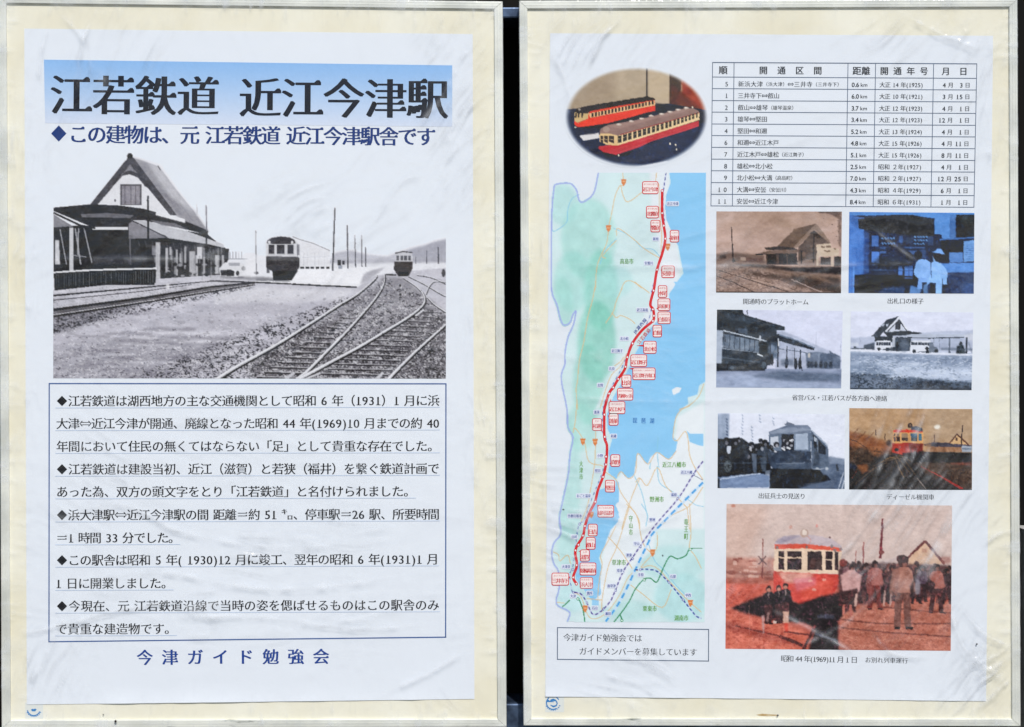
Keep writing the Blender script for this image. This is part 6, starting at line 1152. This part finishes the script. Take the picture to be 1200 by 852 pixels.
def film(b, O, I, label, zones, creases, seed):
    O = np.array(O, float); step = 2.0
    nx, ny = int(590 / step), int(856 / step)
    u, v = np.meshgrid(np.linspace(0, 1, nx), np.linspace(0, 1, ny))
    P = (O[0] * (1 - u[..., None]) + O[1] * u[..., None]) * (1 - v[..., None]) + (O[3] * (1 - u[..., None]) + O[2] * u[..., None]) * v[..., None]
    X, Y = P[..., 0], P[..., 1]
    ex = np.minimum(u, 1 - u) * 590; ey = np.minimum(v, 1 - v) * 853; e = np.minimum(ex, ey)
    slack = np.clip((e - 9) / 22, 0, 1); slack = slack * slack * (3 - 2 * slack)
    H = 0.0029 * (1 - slack) + 0.0022 * slack
    W = 0.0010 * (fbm(X / 130, Y / 130, seed, 3) - .5); CW = np.zeros_like(X)
    for (cx, cy, rx, ry, ang, ac, al, amp, sh) in zones:
        g = bump_at(X, Y, cx, cy, rx, ry); msk = np.clip(fbm(X / 60, Y / 60, seed + int(cx), 2) * 2 - .45, 0, 1)
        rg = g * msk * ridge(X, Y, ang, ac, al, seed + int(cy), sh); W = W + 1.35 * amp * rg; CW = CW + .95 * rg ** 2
    for (cx, cy, rx, ry, ang) in ((300, 650, 330, 120, 4), (300, 300, 300, 120, -30), (900, 650, 320, 160, 125), (900, 250, 300, 200, -12), (90, 100, 120, 120, 110), (1120, 120, 120, 160, 140)):
        W = W + bump_at(X, Y, cx, cy, rx, ry) * .0013 * ridge(X, Y, ang, 24, 170, seed + cx + cy, 1.3)
    W = W + 0.00030 * ridge(X, Y, 62, 16, 120, seed + 7, 2) + 0.00024 * ridge(X, Y, -20, 20, 160, seed + 9, 2)
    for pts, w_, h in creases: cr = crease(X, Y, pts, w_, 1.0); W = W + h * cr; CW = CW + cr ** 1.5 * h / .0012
    # puckers where the film is pulled round the frame
    W = W + 0.0007 * np.exp(-(e / 30) ** 2) * (fbm(X / np.where(ex < ey, 40, 7), Y / np.where(ex < ey, 7, 40), seed + 3, 3) - .4) * 1.4
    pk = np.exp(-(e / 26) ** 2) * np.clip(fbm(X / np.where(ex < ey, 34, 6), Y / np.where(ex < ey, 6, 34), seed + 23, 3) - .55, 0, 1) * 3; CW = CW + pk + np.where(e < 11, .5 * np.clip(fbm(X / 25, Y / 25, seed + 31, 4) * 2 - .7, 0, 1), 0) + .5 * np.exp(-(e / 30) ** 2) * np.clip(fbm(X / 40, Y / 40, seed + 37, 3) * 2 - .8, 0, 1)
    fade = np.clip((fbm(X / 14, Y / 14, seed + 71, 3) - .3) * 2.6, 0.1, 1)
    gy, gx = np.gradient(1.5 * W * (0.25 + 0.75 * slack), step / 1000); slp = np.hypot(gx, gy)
    COL = np.stack([np.clip(CW, 0, 1) * fade, np.clip(slp ** 2 * .5, 0, .10), np.zeros_like(X)], -1).reshape(-1, 3)  # red: painted fold glints and milky edges; green: painted shade on steep flanks
    H = H + 1.5 * W * (0.25 + 0.75 * slack); H = np.maximum(H, np.where(e < 10.5, 0.00275, 0.0014))
    # turned back round the sides
    F = grid_idx(nx, ny); V = U(P.reshape(-1, 2), b, H.ravel())
    ring = np.concatenate([np.arange(nx), np.arange(1, ny) * nx + nx - 1, (ny - 1) * nx + np.arange(nx - 2, -1, -1), np.arange(ny - 2, 0, -1) * nx])
    c = O.mean(0); q = P.reshape(-1, 2)[ring]; d = q - c; d /= np.abs(d / np.array([295, 426])).max(1, keepdims=True); q2 = q + d / np.array([295, 426]) * 0.8
    wob = (vnoise(np.arange(len(ring)) / 6, np.zeros(len(ring)), seed) - .5) * 1.0
    V2 = U(q2 + 0.35 * wob[:, None], b, 0.0005); V3 = U(q2 + 0.5 * wob[:, None], b, -0.012); n0, nr = len(V), len(ring)
    k = np.arange(nr); k2 = (k + 1) % nr
    F = np.concatenate([F, np.stack([ring[k], ring[k2], n0 + k2, n0 + k], 1), np.stack([n0 + k, n0 + k2, n0 + nr + k2, n0 + nr + k], 1)])
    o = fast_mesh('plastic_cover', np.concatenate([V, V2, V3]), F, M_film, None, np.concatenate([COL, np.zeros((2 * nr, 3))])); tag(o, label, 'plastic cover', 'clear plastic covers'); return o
ZL = [(110, 60, 110, 60, 112, 7, 90, .0012, 2), (300, 660, 300, 110, 3, 9, 110, .0011, 1.5), (400, 720, 200, 50, -8, 8, 90, .0010, 1.5), (120, 620, 110, 160, 28, 9, 70, .0010, 1.6), (545, 110, 60, 150, 128, 7, 60, .0012, 2), (400, 270, 200, 120, 150, 16, 120, .0007, 2), (50, 760, 60, 90, 118, 7, 70, .0012, 2),
      (480, 790, 120, 50, 40, 8, 60, .0010, 2), (300, 520, 260, 80, 12, 14, 120, .0007, 2), (20, 300, 40, 300, 95, 7, 40, .0007, 2), (570, 450, 30, 320, 85, 6, 40, .0008, 2)]
CL = [([(110, 20), (98, 50), (92, 85)], 2.4, .0010), ([(60, 25), (50, 60), (45, 110)], 3, .0007), ([(70, 15), (100, 50), (110, 100)], 3, .0006), ([(20, 742), (60, 735), (150, 712), (240, 700)], 3, .0010), ([(60, 690), (180, 670), (330, 690), (520, 668)], 4, .0008), ([(150, 725), (300, 722), (420, 736), (520, 728)], 3.2, .0008), ([(58, 612), (140, 590), (220, 625), (340, 640), (500, 625)], 4, .0008),
      ([(35, 800), (52, 775), (90, 690)], 3, .0008), ([(315, 836), (322, 848), (330, 856)], 2, .0008), ([(336, 832), (337, 846), (336, 856)], 2, .0008), ([(480, 160), (520, 110), (560, 30)], 3.5, .0007), ([(380, 300), (430, 270), (470, 215), (500, 205)], 3, .0006), ([(40, 303), (300, 304), (560, 302)], 3, .0005), ([(430, 820), (500, 790), (550, 760)], 4, .0008)]
ZR = [(1060, 560, 110, 120, 120, 8, 110, .0014, 2), (1100, 700, 90, 130, 122, 7, 80, .0015, 2), (960, 700, 130, 90, 130, 9, 90, .0010, 2), (1150, 780, 60, 90, 140, 6, 60, .0016, 2), (700, 60, 120, 60, 130, 9, 80, .0011, 2), (1080, 40, 120, 40, 150, 8, 90, .0011, 2), (720, 780, 110, 60, 20, 9, 80, .0008, 2), (680, 620, 90, 120, 15, 10, 100, .0008, 2),
      (1165, 300, 40, 260, 100, 7, 60, .0010, 2), (880, 330, 160, 120, 165, 12, 120, .0008, 2), (750, 400, 120, 160, 8, 16, 140, .0006, 2), (625, 450, 30, 300, 92, 6, 40, .0008, 2), (1170, 560, 40, 120, 150, 7, 60, .0012, 2)]
CR = [([(1090, 470), (1062, 530), (1040, 575), (1010, 620), (970, 665)], 3.2, .0016), ([(1076, 468), (1055, 500), (1030, 548), (1012, 600)], 2.6, .0012), ([(1120, 580), (1095, 640), (1060, 690)], 3, .0010), ([(1150, 560), (1120, 600), (1090, 660)], 2.6, .0010), ([(930, 760), (990, 730), (1030, 690)], 2.4, .0009), ([(1020, 740), (1045, 765), (1090, 770)], 2.4, .0009), ([(900, 712), (960, 742), (1010, 770)], 2.6, .0009), ([(1110, 705), (1130, 760), (1180, 800)], 2.8, .0011),
      ([(1116, 700), (1150, 740), (1190, 760)], 2.6, .0010), ([(1105, 850), (1140, 810), (1190, 760)], 3, .0013), ([(1120, 850), (1160, 815), (1192, 790)], 2.6, .0011), ([(1150, 640), (1170, 625), (1194, 620)], 2.6, .0010), ([(640, 310), (830, 312), (1160, 308)], 2.6, .0006), ([(640, 462), (800, 470), (1160, 452)], 3, .0006), ([(720, 30), (705, 45), (690, 80)], 2.6, .0010), ([(990, 245), (1080, 310), (1130, 325)], 2.4, .0006), ([(700, 640), (800, 600), (830, 590)], 3, .0005), ([(1050, 12), (1100, 40), (1150, 60)], 2.6, .0010), ([(645, 60), (665, 100), (668, 150)], 3, .0006)]
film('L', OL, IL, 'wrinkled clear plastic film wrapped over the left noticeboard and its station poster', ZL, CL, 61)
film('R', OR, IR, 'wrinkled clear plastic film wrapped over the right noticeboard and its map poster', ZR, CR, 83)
